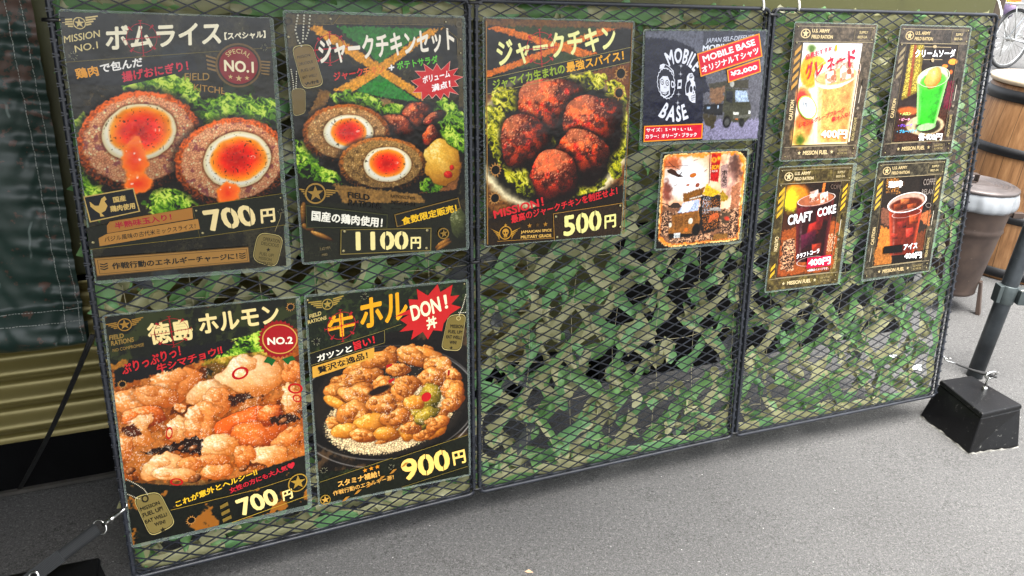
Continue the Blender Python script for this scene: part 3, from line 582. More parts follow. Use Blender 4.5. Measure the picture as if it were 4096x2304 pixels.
tp = thing('tarpaulin', 'dark green vinyl tarpaulin with white stitching hanging on the truck side, left of the boards', 'tarpaulin', VM)
def ty(x, z):
    e = (-.04 - x)
    y = .375 + .012 * math.sin(z * 9 + x * 3) + .005 * math.sin(z * 21 + x * 17) + .003 * math.sin(x * 31 - z * 13)
    hem = math.exp(-(e / .07) ** 2); y += hem * .0045 * math.sin(z * 2 * math.pi / .047 + 8 * x) + hem * .0028 * math.sin(z * 2 * math.pi / .031 + 30 * x + 1) + .0012 * math.sin(z * 88 + 5 * math.sin(x * 40))
    if z < .44: q = (.44 - z) / .08; y -= .034 * math.sin(min(q, 1) * math.pi * .8) ** 1.0
    return y
xs = np.concatenate([np.linspace(-1.5, -.32, 40), np.linspace(-.31, -.038, 80)]); zs = np.concatenate([np.linspace(.36, .46, 30), np.linspace(.465, 1.25, 190), np.linspace(1.26, 1.9, 20)])
vv = [(x, ty(x, z), z) for z in zs for x in xs]; nx_ = len(xs); ff = [(j * nx_ + i, j * nx_ + i + 1, (j + 1) * nx_ + i + 1, (j + 1) * nx_ + i) for j in range(len(zs) - 1) for i in range(nx_ - 1)]
m = MB(); m.add(vv, ff, True); o_ = len(m.v); rb = [(x, ty(x, .36), .36) for x in xs]; m.add(rb + [(x, .40, .356) for x in xs] + [(x, .415, .38) for x in xs], [(i + 1, i, nx_ + i, nx_ + i + 1) for i in range(nx_ - 1)] + [(nx_ + i + 1, nx_ + i, 2 * nx_ + i, 2 * nx_ + i + 1) for i in range(nx_ - 1)], True)
m.build('cloth', VINYL, tp)
m = MB(); rnd = random.Random(4)
def stitch(ax, az, bx, bz):
    L_ = math.hypot(bx - ax, bz - az); n = int(L_ / .0052)
    for i in range(n):
        t0 = i / n; t1 = (i + rnd.uniform(.55, .95)) / n; P = []
        for q in (t0, t1): x = ax + (bx - ax) * q + rnd.uniform(-.0005, .0005); z = az + (bz - az) * q; P.append((x, ty(x, z) - .0005, z))
        m.bar(P[0], P[1], .0011, .0008, (0, 1, 0))
stitch(-.0795, 1.2, -.068, .37); stitch(-.058, 1.2, -.044, .37); stitch(-1.4, .432, -.04, .432); stitch(-1.4, .414, -.04, .414)
m.build('stitching', mottled('white_thread', '#8e928c', '#b4b8b0', 60, .8, bump=0), tp)

# ------------------------------------------------------------------ diamond-mesh boards
wire = mottled('black_coated_wire', '#181a20', '#262a32', 25, .42, bump=.05, bscale=200, dust='#3a3e44')
W_, H_ = .65, .96285
INFO = (('black diamond-mesh board carrying the four large menu posters', 'mesh board'), ('black diamond-mesh board between the left and right boards, with the shirt poster', 'mesh board'), ('black diamond-mesh board farthest right, carrying four drink cards', 'mesh board'))
NX, NZ = 14, 47
for i in range(3):
    t = thing('mesh_board', INFO[i][0], 'mesh board', PM(i), 'mesh boards standing in a row')
    a, b, c, d_ = .0065, W_ - .0065, ZB + .003, ZT - .003; rr = .012; P = []
    for cx, cz, q0 in ((b - rr, c + rr, -90), (b - rr, d_ - rr, 0), (a + rr, d_ - rr, 90), (a + rr, c + rr, 180)):
        for q in range(0, 91, 18): P.append((cx + rr * math.cos(R(q0 + q)), 0, cz + rr * math.sin(R(q0 + q))))
    m = MB(); m.tube(P, .0038, 8, closed=True)
    P2 = [(p[0] * .994 + .002, .011, p[2]) for p in P]; m.tube(P2, .0032, 8, closed=True)
    m.build('frame', wire, t)
    m = MB(); px = (b - a) / NX; pz = (d_ - c) / NZ; sl_ = pz / px
    for k in range(-NZ, NX + 1):
        for sg in (1, -1):
            x0 = a + k * px; z0 = c if sg > 0 else d_
            pts_ = []
            for x in (a, b):
                z = z0 + sg * (x - x0) * sl_; pts_.append((x, z))
            (xa, za), (xb, zb_) = pts_
            def clip(xa, za, xb, zb_):
                t0, t1 = 0., 1.
                for lo, hi, p0, dp in ((c, d_, za, zb_ - za),):
                    for bound, s_ in ((lo, 1), (hi, -1)):
                        if abs(dp) < 1e-9: continue
                        q = (bound - p0) / dp
                        if dp * s_ > 0: t0 = max(t0, q)
                        else: t1 = min(t1, q)
                return t0, t1
            t0, t1 = clip(xa, za, xb, zb_)
            if t1 - t0 < 1e-3: continue
            A = Vector((xa + (xb - xa) * t0, -.0007 * sg, za + (zb_ - za) * t0)); B = Vector((xa + (xb - xa) * t1, -.0007 * sg, za + (zb_ - za) * t1))
            m.bar(A, B, .0020, .0021, (.0, 1, .2))
    # strand ends folded round the side rods
    for s_ in range(NZ):
        z = c + (s_ + .5) * pz
        for x_ in (a, b):
            m.bar((x_ - .0045, -.0042, z - .0022), (x_ + .0045, -.0042, z - .0006), .0018, .0016, (0, 1, 0)); m.bar((x_ - .0045, -.0042, z + .0022), (x_ + .0045, -.0042, z + .0006), .0018, .0016, (0, 1, 0))
    m.build('wire_mesh', wire, t)

def board(u, z, y):
    i = min(2, max(0, int(u // W_))); return PM(i) @ Vector((u - i * W_, y, z))
# ------------------------------------------------------------------ camouflage netting behind the boards
def netcloth():
    t = NT('camouflage_cloth'); at = t.add('Attribute', attribute_name='cloth'); mp = t.add('Mapping'); t.link(at.outputs['Vector'], mp.inputs[0]); v = mp.outputs[0]
    n = t.noise(v, 6.5, 1.5, .45)
    c = t.ramp(n, [(0, lx('#5c5e5c')), (.32, lx('#74a060')), (.46, lx('#aaa87c')), (.585, lx('#72a268')), (.73, lx('#646466'))], 'CONSTANT')
    c = t.mix(.75, c, t.ramp(t.noise(v, 3.1, 1), [(.3, (.55, .57, .55)), (.7, (1, 1, 1))]), 'MULTIPLY'); wv = t.noise(v, 900, 2, .6); c = t.mix(t.ramp(wv, [(.3, (.12, .12, .12)), (.7, (0, 0, 0))]), c, (.01, .012, .01, 1))
    sp = t.add('TexVoronoi'); sp.inputs['Scale'].default_value = 70; t.link(v, sp.inputs['Vector']); c = t.mix(t.mix(1., t.ramp(sp.outputs['Distance'], [(.04, (1, 1, 1)), (.08, (0, 0, 0))]), t.ramp(sp.outputs['Color'], [(.8, (0, 0, 0)), (.82, (.7, .7, .7))]), 'MULTIPLY'), c, (.45, .5, .42, 1))
    t.base(c); t.set(Roughness=.4); t.b.inputs['Specular IOR Level'].default_value = .4
    t.bump(t.noise(v, 120, 4), .15, .003)
    tr = t.add('BsdfTranslucent'); t.link(c, tr.inputs[0]); mx = t.add('MixShader'); mx.inputs[0].default_value = .3; t.link(t.b.outputs[0], mx.inputs[1]); t.link(tr.outputs[0], mx.inputs[2]); t.link(mx.outputs[0], t.out.inputs[0]); return t.m
rnd = random.Random(11); NV = []; NF = []; NA = []
def ribbon(A, B, dA, dB, w0, prof, bow, curl, cup, twist, seg=9, acr=4):
    """strip of cloth from A to B in board coordinates (along, up); dA, dB = depth behind the wires"""
    off = (rnd.uniform(0, 3), rnd.uniform(0, 3)); A = np.array(A); B = np.array(B); e = B - A; L_ = np.linalg.norm(e); e = e / L_; n = np.array([-e[1], e[0]]); o = len(NV)
    ph = rnd.uniform(0, 6.28)
    for i in range(seg + 1):
        t = i / seg; c = A + e * L_ * t + n * bow * math.sin(math.pi * t); w_ = w0 * prof(t); dep = dA + (dB - dA) * t + curl * math.sin(math.pi * t) + .003 * math.sin(9 * t + ph)
        for j in range(acr + 1):
            s_ = j / acr * 2 - 1; p = c + n * s_ * w_ / 2 * math.cos(twist * t); y = dep + cup * (s_ * s_) + s_ * w_ / 2 * math.sin(twist * t) + .0015 * math.sin(5 * s_ + 14 * t + ph)
            NV.append((p[0], p[1], max(.006, y))); NA.append((p[0] * .55 + off[0], p[1] * .55 + off[1], s_ * .02))
    for i in range(seg):
        for j in range(acr): q = o + i * (acr + 1) + j; NF.append((q, q + 1, q + acr + 2, q + acr + 1))
DU, DV = .094, .086; U0, U1 = .012, 3 * W_ - .012
nodes = {}
for jv in range(-1, 25):
    for iu in range(-1, 24):
        u = iu * DU + (DU / 2 if jv % 2 else 0); z = ZB - .01 + jv * DV / 2 * 1.0
        nodes[iu, jv] = (u + rnd.uniform(-.012, .012), z + rnd.uniform(-.01, .01), rnd.uniform(.014, .046))
def clampu(p): return (min(max(p[0], U0), U1), min(max(p[1], ZB + .008), ZT - .008))
for (iu, jv), p in list(nodes.items()):
    for di in ((0 if jv % 2 == 0 else 1), (-1 if jv % 2 == 0 else 0)):
        q = nodes.get((iu + di, jv + 1))
        if not q: continue
        mu = (p[0] + q[0]) / 2; mz = (p[1] + q[1]) / 2
        if mu < U0 or mu > U1 or mz < ZB or mz > ZT: continue
        rising = q[0] > p[0]
        if rnd.random() > (.88 if rising else .7): continue
        A, B = np.array(clampu(p)), np.array(clampu(q)); e = B - A
        if np.linalg.norm(e) < .02: continue
        x_ = rnd.choice((.16, .2, .55)) if rising else rnd.uniform(.05, .2); A = A - e * x_; B = B + e * rnd.choice((.16, x_)); fl = rnd.uniform(.15, .42); sh = rnd.uniform(-.15, .15)
        pr = lambda t, fl=fl, sh=sh: 1.0 - fl * math.sin(math.pi * min(1, max(0, t + sh))) ** 2 + .08 * math.sin(11 * t + sh * 30)
        ribbon(clampu(A), clampu(B), p[2] + rnd.uniform(-.005, .006), q[2] + rnd.uniform(-.005, .006), rnd.uniform(.030, .044) if rising else rnd.uniform(.022, .036), pr, rnd.uniform(-.006, .006), rnd.uniform(-.012, .006), rnd.uniform(-.009, .011), rnd.uniform(-.6, .6))
    if U0 < p[0] < U1 and ZB < p[1] < ZT:
        for _ in range(rnd.choice((1, 1, 2, 3))):      # loose leaf tabs
            a = rnd.choice((-90, -90, -60, -120, 60, 120, 20, 160)) + rnd.uniform(-28, 28); L_ = rnd.uniform(.028, .05); B = (p[0] + L_ * math.cos(R(a)), p[1] + L_ * math.sin(R(a)))
            k = rnd.uniform(.55, 1.25); pr = lambda t, k=k: (.45 + .55 * math.sin(math.pi * min(1, t * 1.05) * .9)) * (1 if t < .8 else (1 - (t - .8) * k))
            ribbon((p[0], p[1]), clampu(B), p[2], max(.007, p[2] + rnd.uniform(-.032, .012)), rnd.uniform(.022, .036), pr, rnd.uniform(-.01, .01), rnd.uniform(-.006, .008), rnd.uniform(-.012, .014), rnd.uniform(-1.4, 1.4))
def hem(a, b, w_, y, n):
    """gathered edge of the net laced to the board"""
    a = np.array(a); b = np.array(b)
    for i in range(n):
        A = a + (b - a) * i / n; B = a + (b - a) * (i + 1.08) / n; pr = lambda t: .42 + .58 * math.sin(math.pi * t) ** .6
        ribbon(A, B, y, y, w_, pr, rnd.uniform(-.003, .003), rnd.uniform(-.004, .002), rnd.uniform(0, .006), rnd.uniform(-.2, .2), 14, 4)
hem((.01, ZT - .02), (1.94, ZT - .02), .036, .014, 16); hem((.024, ZB + .02), (.024, ZT - .03), .03, .013, 7); hem((1.93, ZB + .02), (1.93, ZT - .03), .026, .012, 8); hem((.02, ZB + .012), (1.94, ZB + .012), .03, .016, 15)
me = bpy.data.meshes.new('cloth_strips'); P3 = [tuple(board(u, z, y)) for u, z, y in NV]; me.from_pydata(P3, [], NF); at = me.attributes.new('cloth', 'FLOAT_VECTOR', 'POINT'); at.data.foreach_set('vector', np.array(NA, np.float32).ravel())
me.polygons.foreach_set('use_smooth', [True] * len(NF)); me.materials.append(netcloth()); me.update()
net = bpy.data.objects.new('camouflage_net', None); COL.objects.link(net); tag(net, 'green, khaki and grey camouflage netting with cut leaf strips laced behind the mesh boards', 'camouflage net'); net.location = board(.97, ZB, .02)
no = bpy.data.objects.new('cloth_strips', me); COL.objects.link(no); no.parent = net; no.matrix_parent_inverse = Matrix.Translation(-net.location)
m = MB(); rnd = random.Random(5)
for k in range(19):
    u = .05 + k * .103; m.tube([tuple(board(min(1.94, u + rnd.uniform(-.006, .006)), z, .02 + rnd.uniform(-.004, .006))) for z in np.linspace(ZB + .01, ZT - .015, 12)], .0006, 4)
for k in range(9):
    z = ZB + .06 + k * .105; m.tube([tuple(board(u, z + rnd.uniform(-.008, .008), .02 + rnd.uniform(-.004, .006))) for u in np.linspace(.01, 1.94, 28)], .0006, 4)
o = m.build('net_cord', mottled('tan_cord', '#8a8468', '#b0a888', 40, .8, bump=0), net); o.matrix_parent_inverse = Matrix.Translation(-net.location)

# ------------------------------------------------------------------ laminated posters
def ink():
    t = NT('printed_ink'); at = t.add('Attribute', attribute_name='ink'); v = t.coord('Object')
    n = t.noise(v, 420, 5, .7); f = t.ramp(n, [(.63, (0, 0, 0)), (.7, (.32, .32, .32))]); c = t.mix(f, at.outputs['Color'], (.03, .027, .02, 1)); t.base(c); t.set(Roughness=.13); t.b.inputs['Specular IOR Level'].default_value = .36
    t.bump(t.noise(v, 11, 4, .5), .22, .01); return t.m
def sheet():
    t = NT('printed_picture'); at = t.add('Attribute', attribute_name='ink'); t.base(at.outputs['Color']); t.set(Roughness=.13); t.b.inputs['Specular IOR Level'].default_value = .36
    t.bump(t.noise(t.coord('Object'), 11, 4, .5), .22, .01); return t.m
def film(name, a, col):
    t = NT(name); t.base(lx(col)); t.set(Roughness=.14); v = t.coord(); t.bump(t.noise(v, 30, 3), .08, .004)
    tr = t.add('BsdfTransparent'); mx = t.add('MixShader'); mx.inputs[0].default_value = a; t.link(tr.outputs[0], mx.inputs[1]); t.link(t.b.outputs[0], mx.inputs[2]); t.link(mx.outputs[0], t.out.inputs[0]); return t.m
INKM, PICM, FILM, RIM = ink(), sheet(), film('clear_film', .14, '#98a69c'), film('film_edge', .4, '#98a49e')
def laminate(q, parent):
    q = [V2(p) for p in q]; cr = .006; out = []
    for i in range(4):
        p = q[i]; a = q[i - 1]; b = q[(i + 1) % 4]; ra = (a - p) / np.linalg.norm(a - p) * cr; rb = (b - p) / np.linalg.norm(b - p) * cr
        for t in (0, .25, .5, .75, 1): out.append(p + ra * (1 - t) ** 2 + rb * t ** 2)
    n = len(out); m = MB(); y0, y1 = -.0022, -.0028
    m.add([(p[0], y, p[1]) for y in (y1, y0) for p in out], [tuple(range(n)), tuple(range(2 * n - 1, n - 1, -1))])
    m.k = 1; c = sum(q) / 4; inn = [p + (c - p) / np.linalg.norm(c - p) * .0010 for p in out]
    m.add([(p[0], -.0029, p[1]) for p in out] + [(p[0], -.0029, p[1]) for p in inn], [(i, (i + 1) % n, n + (i + 1) % n, n + i) for i in range(n)])
    m.add([(p[0], y, p[1]) for y in (-.0029, y0) for p in out], [(i, n + i, n + (i + 1) % n, (i + 1) % n) for i in range(n)])
    m.build('laminate', [FILM, RIM], parent)
def poster(i, x, z, name, label, cat, lam, pr, res, draw):
    t = thing(name, label, cat, PM(i, x, z), {'menu_poster': 'large laminated menu posters', 'drink_poster': 'laminated drink cards'}.get(name))
    laminate(lam, t); p = Print(pr, res); g = Gfx(); draw(p, g); p.build(t, -.0034, PICM); g.build(t, -.0037, INKM)

def art_0(p, g):
    p.base('#24231c','#45412f',.03,1)
    p.base2('#4d5a66',.05,.62,.75,11,.45)  # bluish sky reflections on the laminate, painted into the print colour
    p.poly([(-.1497,.3322),(.1518,.3545),(.1439,.2043),(.1410,.1300),(-.1595,.1010)],'#2c2920',.006)
    p.wisp((-.1122,.2863),(-.0904,.3064),(-.1033,.2711),'#8a7248')
    p.lettuce((-.0210,.2986),(.0308,.2880),(-.0203,.3287),3)
    p.lettuce((.0846,.2593),(.1599,.2580),(.0831,.2927),4)
    p.lettuce((-.1382,.1852),(-.1204,.1637),(-.1346,.2606),5)
    p.lettuce((-.0290,.1291),(.0073,.1276),(-.0266,.1501),6)
    p.riceball((-.0610,.2235),(.0261,.2300),(-.0568,.2973),'#f2a87c','#e4702a','#8a3a4c',(-.0611,.2374),(-.0088,.2403),(-.0576,.2797),(-.0591,.2388),(-.0176,.2400),(-.0564,.2716),21)
    p.drip((-.0722,.1964),(-.0536,.1952),(-.0751,.1619),22)
    p.drip((-.0725,.1601),(-.0504,.1616),(-.0746,.1427),23)
    p.riceball((.0701,.1840),(.1574,.1868),(.0716,.2545),'#f2a87c','#e4702a','#8a3a4c',(.0764,.1886),(.1289,.1920),(.0781,.2333),(.0776,.1910),(.1174,.1918),(.0787,.2236),24)
    p.drip((.0567,.1368),(.0760,.1378),(.0547,.1168),25)
    g.txt('#a8884a','FIELD',(.0097,.3123),(.0454,.3123),(.0109,.3230))
    g.txt('#b08a48','KITCHE',(.0214,.2975),(.0660,.2908),(.0225,.3075))
    g.line('#7d7038',.00085,[(-.1467,.3393),(.0619,.3550),(.1460,.3607)])
    g.poly('#25262a',[(-.1436,.3292),(.0256,.3492),(.0301,.3295),(-.0725,.3059),(-.1451,.3091)])
    g.wings('#d8c48c',(-.1213,.3926),(-.1458,.3906),(-.0967,.4008),.00821,.01344)
    g.txt('#e0cf98','MISSION',(-.1440,.3652),(-.0973,.3743),(-.1433,.3749))
    g.txt('#e0cf98','NO.1',(-.1317,.3527),(-.1017,.3586),(-.1317,.3622))
    g.txt('#f4ecd0','ボムライス',(-.0920,.3560),(.0678,.3656),(-.0891,.3896),1)
    g.txt('#f4ecd0','【スペシャル】',(.0729,.3714),(.1343,.3750),(.0734,.3826),1)
    g.cross('#b8283a',(-.0425,.3729),(-.0179,.3754),(-.0422,.3975),.00099)
    g.txt('#e8a83c','鶏肉',(-.1346,.3158),(-.1048,.3206),(-.1362,.3303),1)
    g.txt('#f6f2ea','で包んだ',(-.1030,.3239),(-.0456,.3333),(-.1028,.3373),1)
    g.txt('#d83a52','揚げおにぎり！',(-.0753,.3107),(.0172,.3269),(-.0758,.3255),1)
    g.bars('#8f7448',(.0436,.3513),(.0610,.3459),(.0440,.3270),(.0586,.3229),4)
    g.bars('#8f7448',(.1238,.3422),(.1387,.3412),(.1233,.3194),(.1350,.3176),5)
    g.poly('#2f3a22',[(.0651,.3119),(.1094,.3063),(.1126,.2887),(.1021,.2954),(.0904,.2878),(.0838,.2990),(.0768,.2913),(.0635,.2964)])
    g.disc('#7a6238',(.0903,.3340),(.1245,.3328),(.0935,.3671))
    g.disc('#3c2a1c',(.0903,.3340),(.1216,.3328),(.0932,.3643))
    g.disc('#94262e',(.0903,.3340),(.1190,.3328),(.0930,.3619))
    g.arc('#d8c08a','SPECIAL',(.0900,.3317),(.0904,.3587),(-45,52),.00679)
    g.txt('#f2e6c4','NO.1',(.0683,.3255),(.1122,.3223),(.0691,.3427),1)
    g.star('#d8c08a',(.0766,.3171),(.0770,.3207)); g.star('#d8c08a',(.0887,.3146),(.0892,.3196)); g.star('#d8c08a',(.1009,.3151),(.1012,.3187))
    g.hole((-.1350,.3480),.00424); g.hole((.1310,.3608),.00396)
    g.poly('#c8ad6c',[(-.1483,.1468),(-.0791,.1553),(-.0742,.1181),(-.1448,.1072)])
    g.poly('#22262a',[(-.1469,.1452),(-.0805,.1534),(-.0761,.1194),(-.1431,.1092)])
    g.poly('#d0b068',[(-.1411,.1388),(-.1351,.1320),(-.1296,.1315),(-.1249,.1421),(-.1200,.1452),(-.1179,.1403),(-.1210,.1378),(-.1180,.1304),(-.1215,.1236),(-.1276,.1202),(-.1240,.1151),(-.1297,.1148),(-.1298,.1196),(-.1348,.1240),(-.1408,.1309)])
    g.txt('#d8bc78','国産',(-.1090,.1341),(-.0914,.1361),(-.1096,.1432),1)
    g.txt('#d8bc78','鶏肉使用',(-.1148,.1203),(-.0803,.1231),(-.1150,.1299),1)
    g.poly('#262a1e',[(-.1501,.0992),(.0019,.1198),(.1418,.1306),(.1425,.0776),(.0073,.0698),(-.1504,.0660)])
    g.line('#8a7a34',.00085,[(.0003,.1196),(.1413,.1306)]); g.line('#8a7a34',.00085,[(-.1504,.0660),(.0073,.0698),(.1425,.0779)])
    g.line('#6b6030',.00071,[(.0011,.1199),(.0073,.0698)])
    g.poly('#b07f3e',[(-.1181,.1062),(.0005,.1183),(.0005,.1008),(-.1236,.0885),(-.1224,.1005)])
    g.poly('#b88a48',[(-.1362,.0822),(-.1241,.0877),(.0074,.0996),(.0087,.0832),(-.1362,.0696)])
    g.txt('#b02440','半熟味玉入り！',(-.1119,.0938),(-.0307,.1013),(-.1124,.1043),1)
    g.txt('#20201c','バジル風味の古代米ミックスライス！',(-.1287,.0749),(.0026,.0846),(-.1285,.0833))
    g.txt('#ecd9a4','700',(.0222,.0772),(.0987,.0815),(.0142,.1124),1)
    g.line('#262a1e',.00113,[(.0581,.1182),(.0572,.0765)]); g.line('#262a1e',.00113,[(.0873,.1208),(.0874,.0787)]); g.txt('#ecd9a4','円',(.1036,.0835),(.1267,.0844),(.1037,.1070),1)
    g.rivet((.0065,.1127),.00226); g.rivet((.0126,.0760),.00283); g.rivet((-.1441,.0761),.00283); g.rivet((.1379,.1237),.00198); g.hole((.1360,.1006),.00368)
    g.poly('#5c4828',[(-.1466,.0528),(.0807,.0475),(.0805,.0203),(-.1463,.0229)])
    g.poly('#a88248',[(-.1453,.0514),(.0793,.0459),(.0793,.0219),(-.1450,.0244)])
    g.line('#4a3a20',.00071,[(-.1421,.0487),(.0767,.0432),(.0769,.0239),(-.1415,.0267),(-.1421,.0487)])
    g.chev('#2c281c',(-.1343,.0382),.00538); g.chev('#2c281c',(.0695,.0334),.00509)
    g.txt('#26241c','作戦行動のエネルギーチャージに！',(-.1233,.0316),(.0618,.0279),(-.1233,.0425),1)
    g.tag('#86784a',(.0974,.0707),(.1388,.0594),(.1219,.0058),(.0834,.0230))
    g.txt('#3a3420','OPERATION',(.1035,.0552),(.1306,.0478),(.1049,.0612)); g.txt('#3a3420','DELICIOUS',(.1004,.0485),(.1280,.0410),(.1017,.0539))
    g.star('#2c281c',(.1113,.0387),(.1116,.0428)); g.txt('#4a4228','FUEL UP!',(.0963,.0312),(.1185,.0251),(.0977,.0367)); g.txt('#4a4228','MISSION',(.0945,.0243),(.1145,.0184),(.0958,.0295)); g.txt('#4a4228','COMPLETE!',(.0901,.0177),(.1155,.0102),(.0914,.0229))
    g.dots('#b8a878',.00071,[(.1367,.0992),(.1341,.0889),(.1291,.0789),(.1239,.0680)])
def art_1(p, g):
    p.base('#171610','#3b3520',.02,2)
    p.poly([(-.1494,.4115),(.1465,.4106),(.1463,.3987),(-.0662,.3978),(-.1507,.3957)],'#5a4e2c',.004)
    p.poly([(-.1509,.4115),(-.1375,.4102),(-.1384,.3622),(-.1507,.3593)],'#5a4e2c',.004)
    p.poly([(.1375,.4089),(.1474,.4090),(.1483,.2592),(.1391,.2612)],'#55492a',.004)
    p.poly([(-.0727,.3941),(.0859,.3928),(-.0018,.3354)],'#2f7a2c',.004)
    p.poly([(-.1194,.3915),(-.0977,.3931),(.0014,.3322),(-.0093,.3199)],'#d89a26',.004)
    p.poly([(.1104,.3930),(.0859,.3912),(-.0070,.3323),(-.0010,.3198)],'#d89a26',.004)
    p.poly([(-.0020,.3323),(.0714,.2879),(.0709,.2733),(-.0093,.3199)],'#e0a02a',.003)
    p.poly([(-.0054,.3308),(-.0859,.2936),(-.0506,.2903),(.0024,.3197)],'#e0a02a',.003)
    p.poly([(-.0036,.3175),(.0690,.2701),(.0020,.2802),(-.0473,.2910)],'#2f8a34',.003)
    p.poly([(-.1500,.2371),(-.1049,.2941),(.0254,.2699),(.1483,.2575),(.1526,.2032),(.1350,.1010),(-.1486,.1532)],'#1a1712',.003)
    p.poly([(-.1360,.2365),(-.1049,.2948),(-.0860,.2920),(-.0972,.2692),(-.1313,.2363)],'#8a6636',.003)
    p.poly([(-.0081,.2805),(.0120,.2767),(.0269,.2650),(.0012,.2642)],'#94744a',.003)
    p.poly([(.1458,.1681),(.1317,.1150),(.0549,.1126),(.1119,.1216)],'#8a5a30',.003)
    p.lettuce((-.0452,.2721),(-.0005,.2643),(-.0473,.2910),31)
    p.lettuce((.0265,.2569),(.0578,.2541),(.0270,.2682),32)
    p.lettuce((.1257,.2399),(.1534,.2388),(.1102,.2738),33)
    p.lettuce((.1323,.2126),(.1603,.2112),(.1332,.2463),34)
    p.lettuce((-.1370,.1840),(-.1156,.1826),(-.1420,.2177),35)
    p.lettuce((-.1127,.1576),(-.0741,.1438),(-.1162,.1749),36)
    p.lettuce((.0817,.1256),(.1048,.1238),(.0804,.1390),37)
    p.meat((.0611,.2499),(.0860,.2481),(.0602,.2696),41,'#c05a20'); p.meat((.0253,.2309),(.0474,.2183),(.0329,.2453),42,'#8a3a18'); p.meat((.0883,.2113),(.1046,.2105),(.0870,.2265),43,'#a84a18'); p.meat((.0949,.2453),(.1131,.2504),(.0952,.2544),44,'#9a4418')
    p.riceball((-.0632,.2212),(.0108,.2184),(-.0616,.2708),'#c89860','#b86a28','#6a4a20',(-.0610,.2243),(-.0180,.2231),(-.0603,.2537),(-.0609,.2251),(-.0322,.2254),(-.0600,.2458),45)
    p.riceball((-.0024,.1668),(.0760,.1625),(-.0016,.2137),'#b08a50','#c07830','#5a4020',(.0043,.1672),(.0475,.1660),(.0042,.1979),(.0044,.1696),(.0348,.1684),(.0047,.1912),46)
    p.lump((.1078,.1621),(.1448,.1631),(.1072,.2001),'#f0c050','#a06a18','#fff0b0',47,.25)
    p.lump((.1162,.1432),(.1243,.1426),(.1164,.1499),'#e03020','#901810','#ff8060',48,.1); p.lump((.1237,.1552),(.1282,.1550),(.1239,.1603),'#e03020','#901810','#ff8060',49,.1)
    p.poly([(-.1494,.1532),(-.0456,.1320),(.1350,.1007),(.1365,.0872),(.0118,.0788),(-.1504,.1111)],'#1d1d16',.002)
    p.poly([(-.0935,.1405),(.0618,.1101),(.0769,.0898),(.0016,.0797),(-.0728,.1012)],'#92703c',.004)
    p.poly([(-.1503,.1119),(.1366,.0906),(.1503,.0015),(-.1489,.0104)],'#26281a',.002)
    p.lump((.1364,.0472),(.1541,.0455),(.1353,.0786),'#5a6034','#1e2214','#b8b890',50,.15)
    p.lump((-.1455,.0941),(-.1401,.0936),(-.1433,.1137),'#9a6a2c','#3a2410','#e8c070',51,.02); p.lump((-.1381,.0686),(-.1267,.0634),(-.1384,.0750),'#9a6a2c','#3a2410','#e8c070',52,.02); p.lump((-.1156,.0517),(-.0954,.0421),(-.1184,.0577),'#a8702c','#3a2410','#f0c878',53,.02); p.lump((.1033,.0173),(.1182,.0245),(.1016,.0227),'#a8702c','#3a2410','#f0c878',54,.02); p.lump((.1050,.0127),(.1209,.0198),(.1042,.0163),'#a8702c','#3a2410','#f0c878',55,.02)
    p.poly([(-.1482,.0397),(-.0921,.0426),(-.0925,.0120),(-.1456,.0116)],'#2c2e20',.002)
    g.cross('#c02c3c',(-.0846,.3590),(-.0558,.3619),(-.0835,.3851),.00147)
    g.txt('#f2ead8','ジャークチキンセット',(-.1021,.3336),(.1329,.3564),(-.1041,.3732),1)
    g.txt('#d83a34','ジャーク',(-.0805,.3076),(-.0311,.3156),(-.0819,.3214),1); g.txt('#e88a34','チキン',(-.0308,.3148),(.0062,.3209),(-.0319,.3288),1)
    g.txt('#f4f0ea','+',(.0127,.3235),(.0226,.3249),(.0125,.3329),1)
    g.txt('#6cc63c','ポテトサラダ',(.0280,.3248),(.1018,.3358),(.0259,.3382),1)
    g.poly('#e8b0a0',[(.0506,.3069),(.0689,.3122),(.0582,.3234),(.0775,.3231),(.0743,.3355),(.0913,.3245),(.0988,.3360),(.1065,.3251),(.1238,.3397),(.1215,.3234),(.1388,.3279),(.1296,.3163),(.1487,.3124),(.1322,.3061),(.1391,.2966),(.1247,.2953),(.1389,.2820),(.1221,.2868),(.1199,.2768),(.1106,.2844),(.1050,.2739),(.0961,.2832),(.0887,.2760),(.0828,.2836),(.0695,.2734),(.0691,.2875),(.0530,.2870),(.0632,.2978)])
    g.poly('#d0242e',[(.0521,.3069),(.0701,.3120),(.0595,.3223),(.0784,.3221),(.0755,.3338),(.0913,.3234),(.0990,.3345),(.1064,.3240),(.1227,.3383),(.1204,.3225),(.1375,.3268),(.1282,.3158),(.1467,.3124),(.1306,.3061),(.1377,.2974),(.1230,.2958),(.1371,.2834),(.1212,.2878),(.1191,.2781),(.1106,.2858),(.1049,.2754),(.0962,.2845),(.0888,.2775),(.0828,.2849),(.0704,.2746),(.0701,.2883),(.0546,.2881),(.0645,.2978)])
    g.txt('#fff8f4','ボリューム',(.0729,.3017),(.1232,.3128),(.0716,.3138),1); g.txt('#fff8f4','満点！',(.0888,.2875),(.1236,.2956),(.0878,.2997),1)
    g.tag('#8a7444',(-.1460,.3622),(-.1136,.3665),(-.0973,.3016),(-.1322,.2955))
    for k,s in enumerate(('MISSION:','DELICIOUS','FUEL UP!','EAT WELL!','WIN')): g.txt('#332a18',s,((-.1377,.3429)[0]+k*.0022,(-.1377,.3429)[1]-k*.0104),((-.1158,.3472)[0]+k*.0024,(-.1158,.3472)[1]-k*.0104),((-.1381,.3474)[0]+k*.0022,(-.1381,.3474)[1]-k*.0104))
    g.star('#2a2214',(-.1241,.3052),(-.1245,.3079)); g.star('#2a2214',(-.1162,.3069),(-.1166,.3096)); g.star('#2a2214',(-.1086,.3087),(-.1090,.3114))
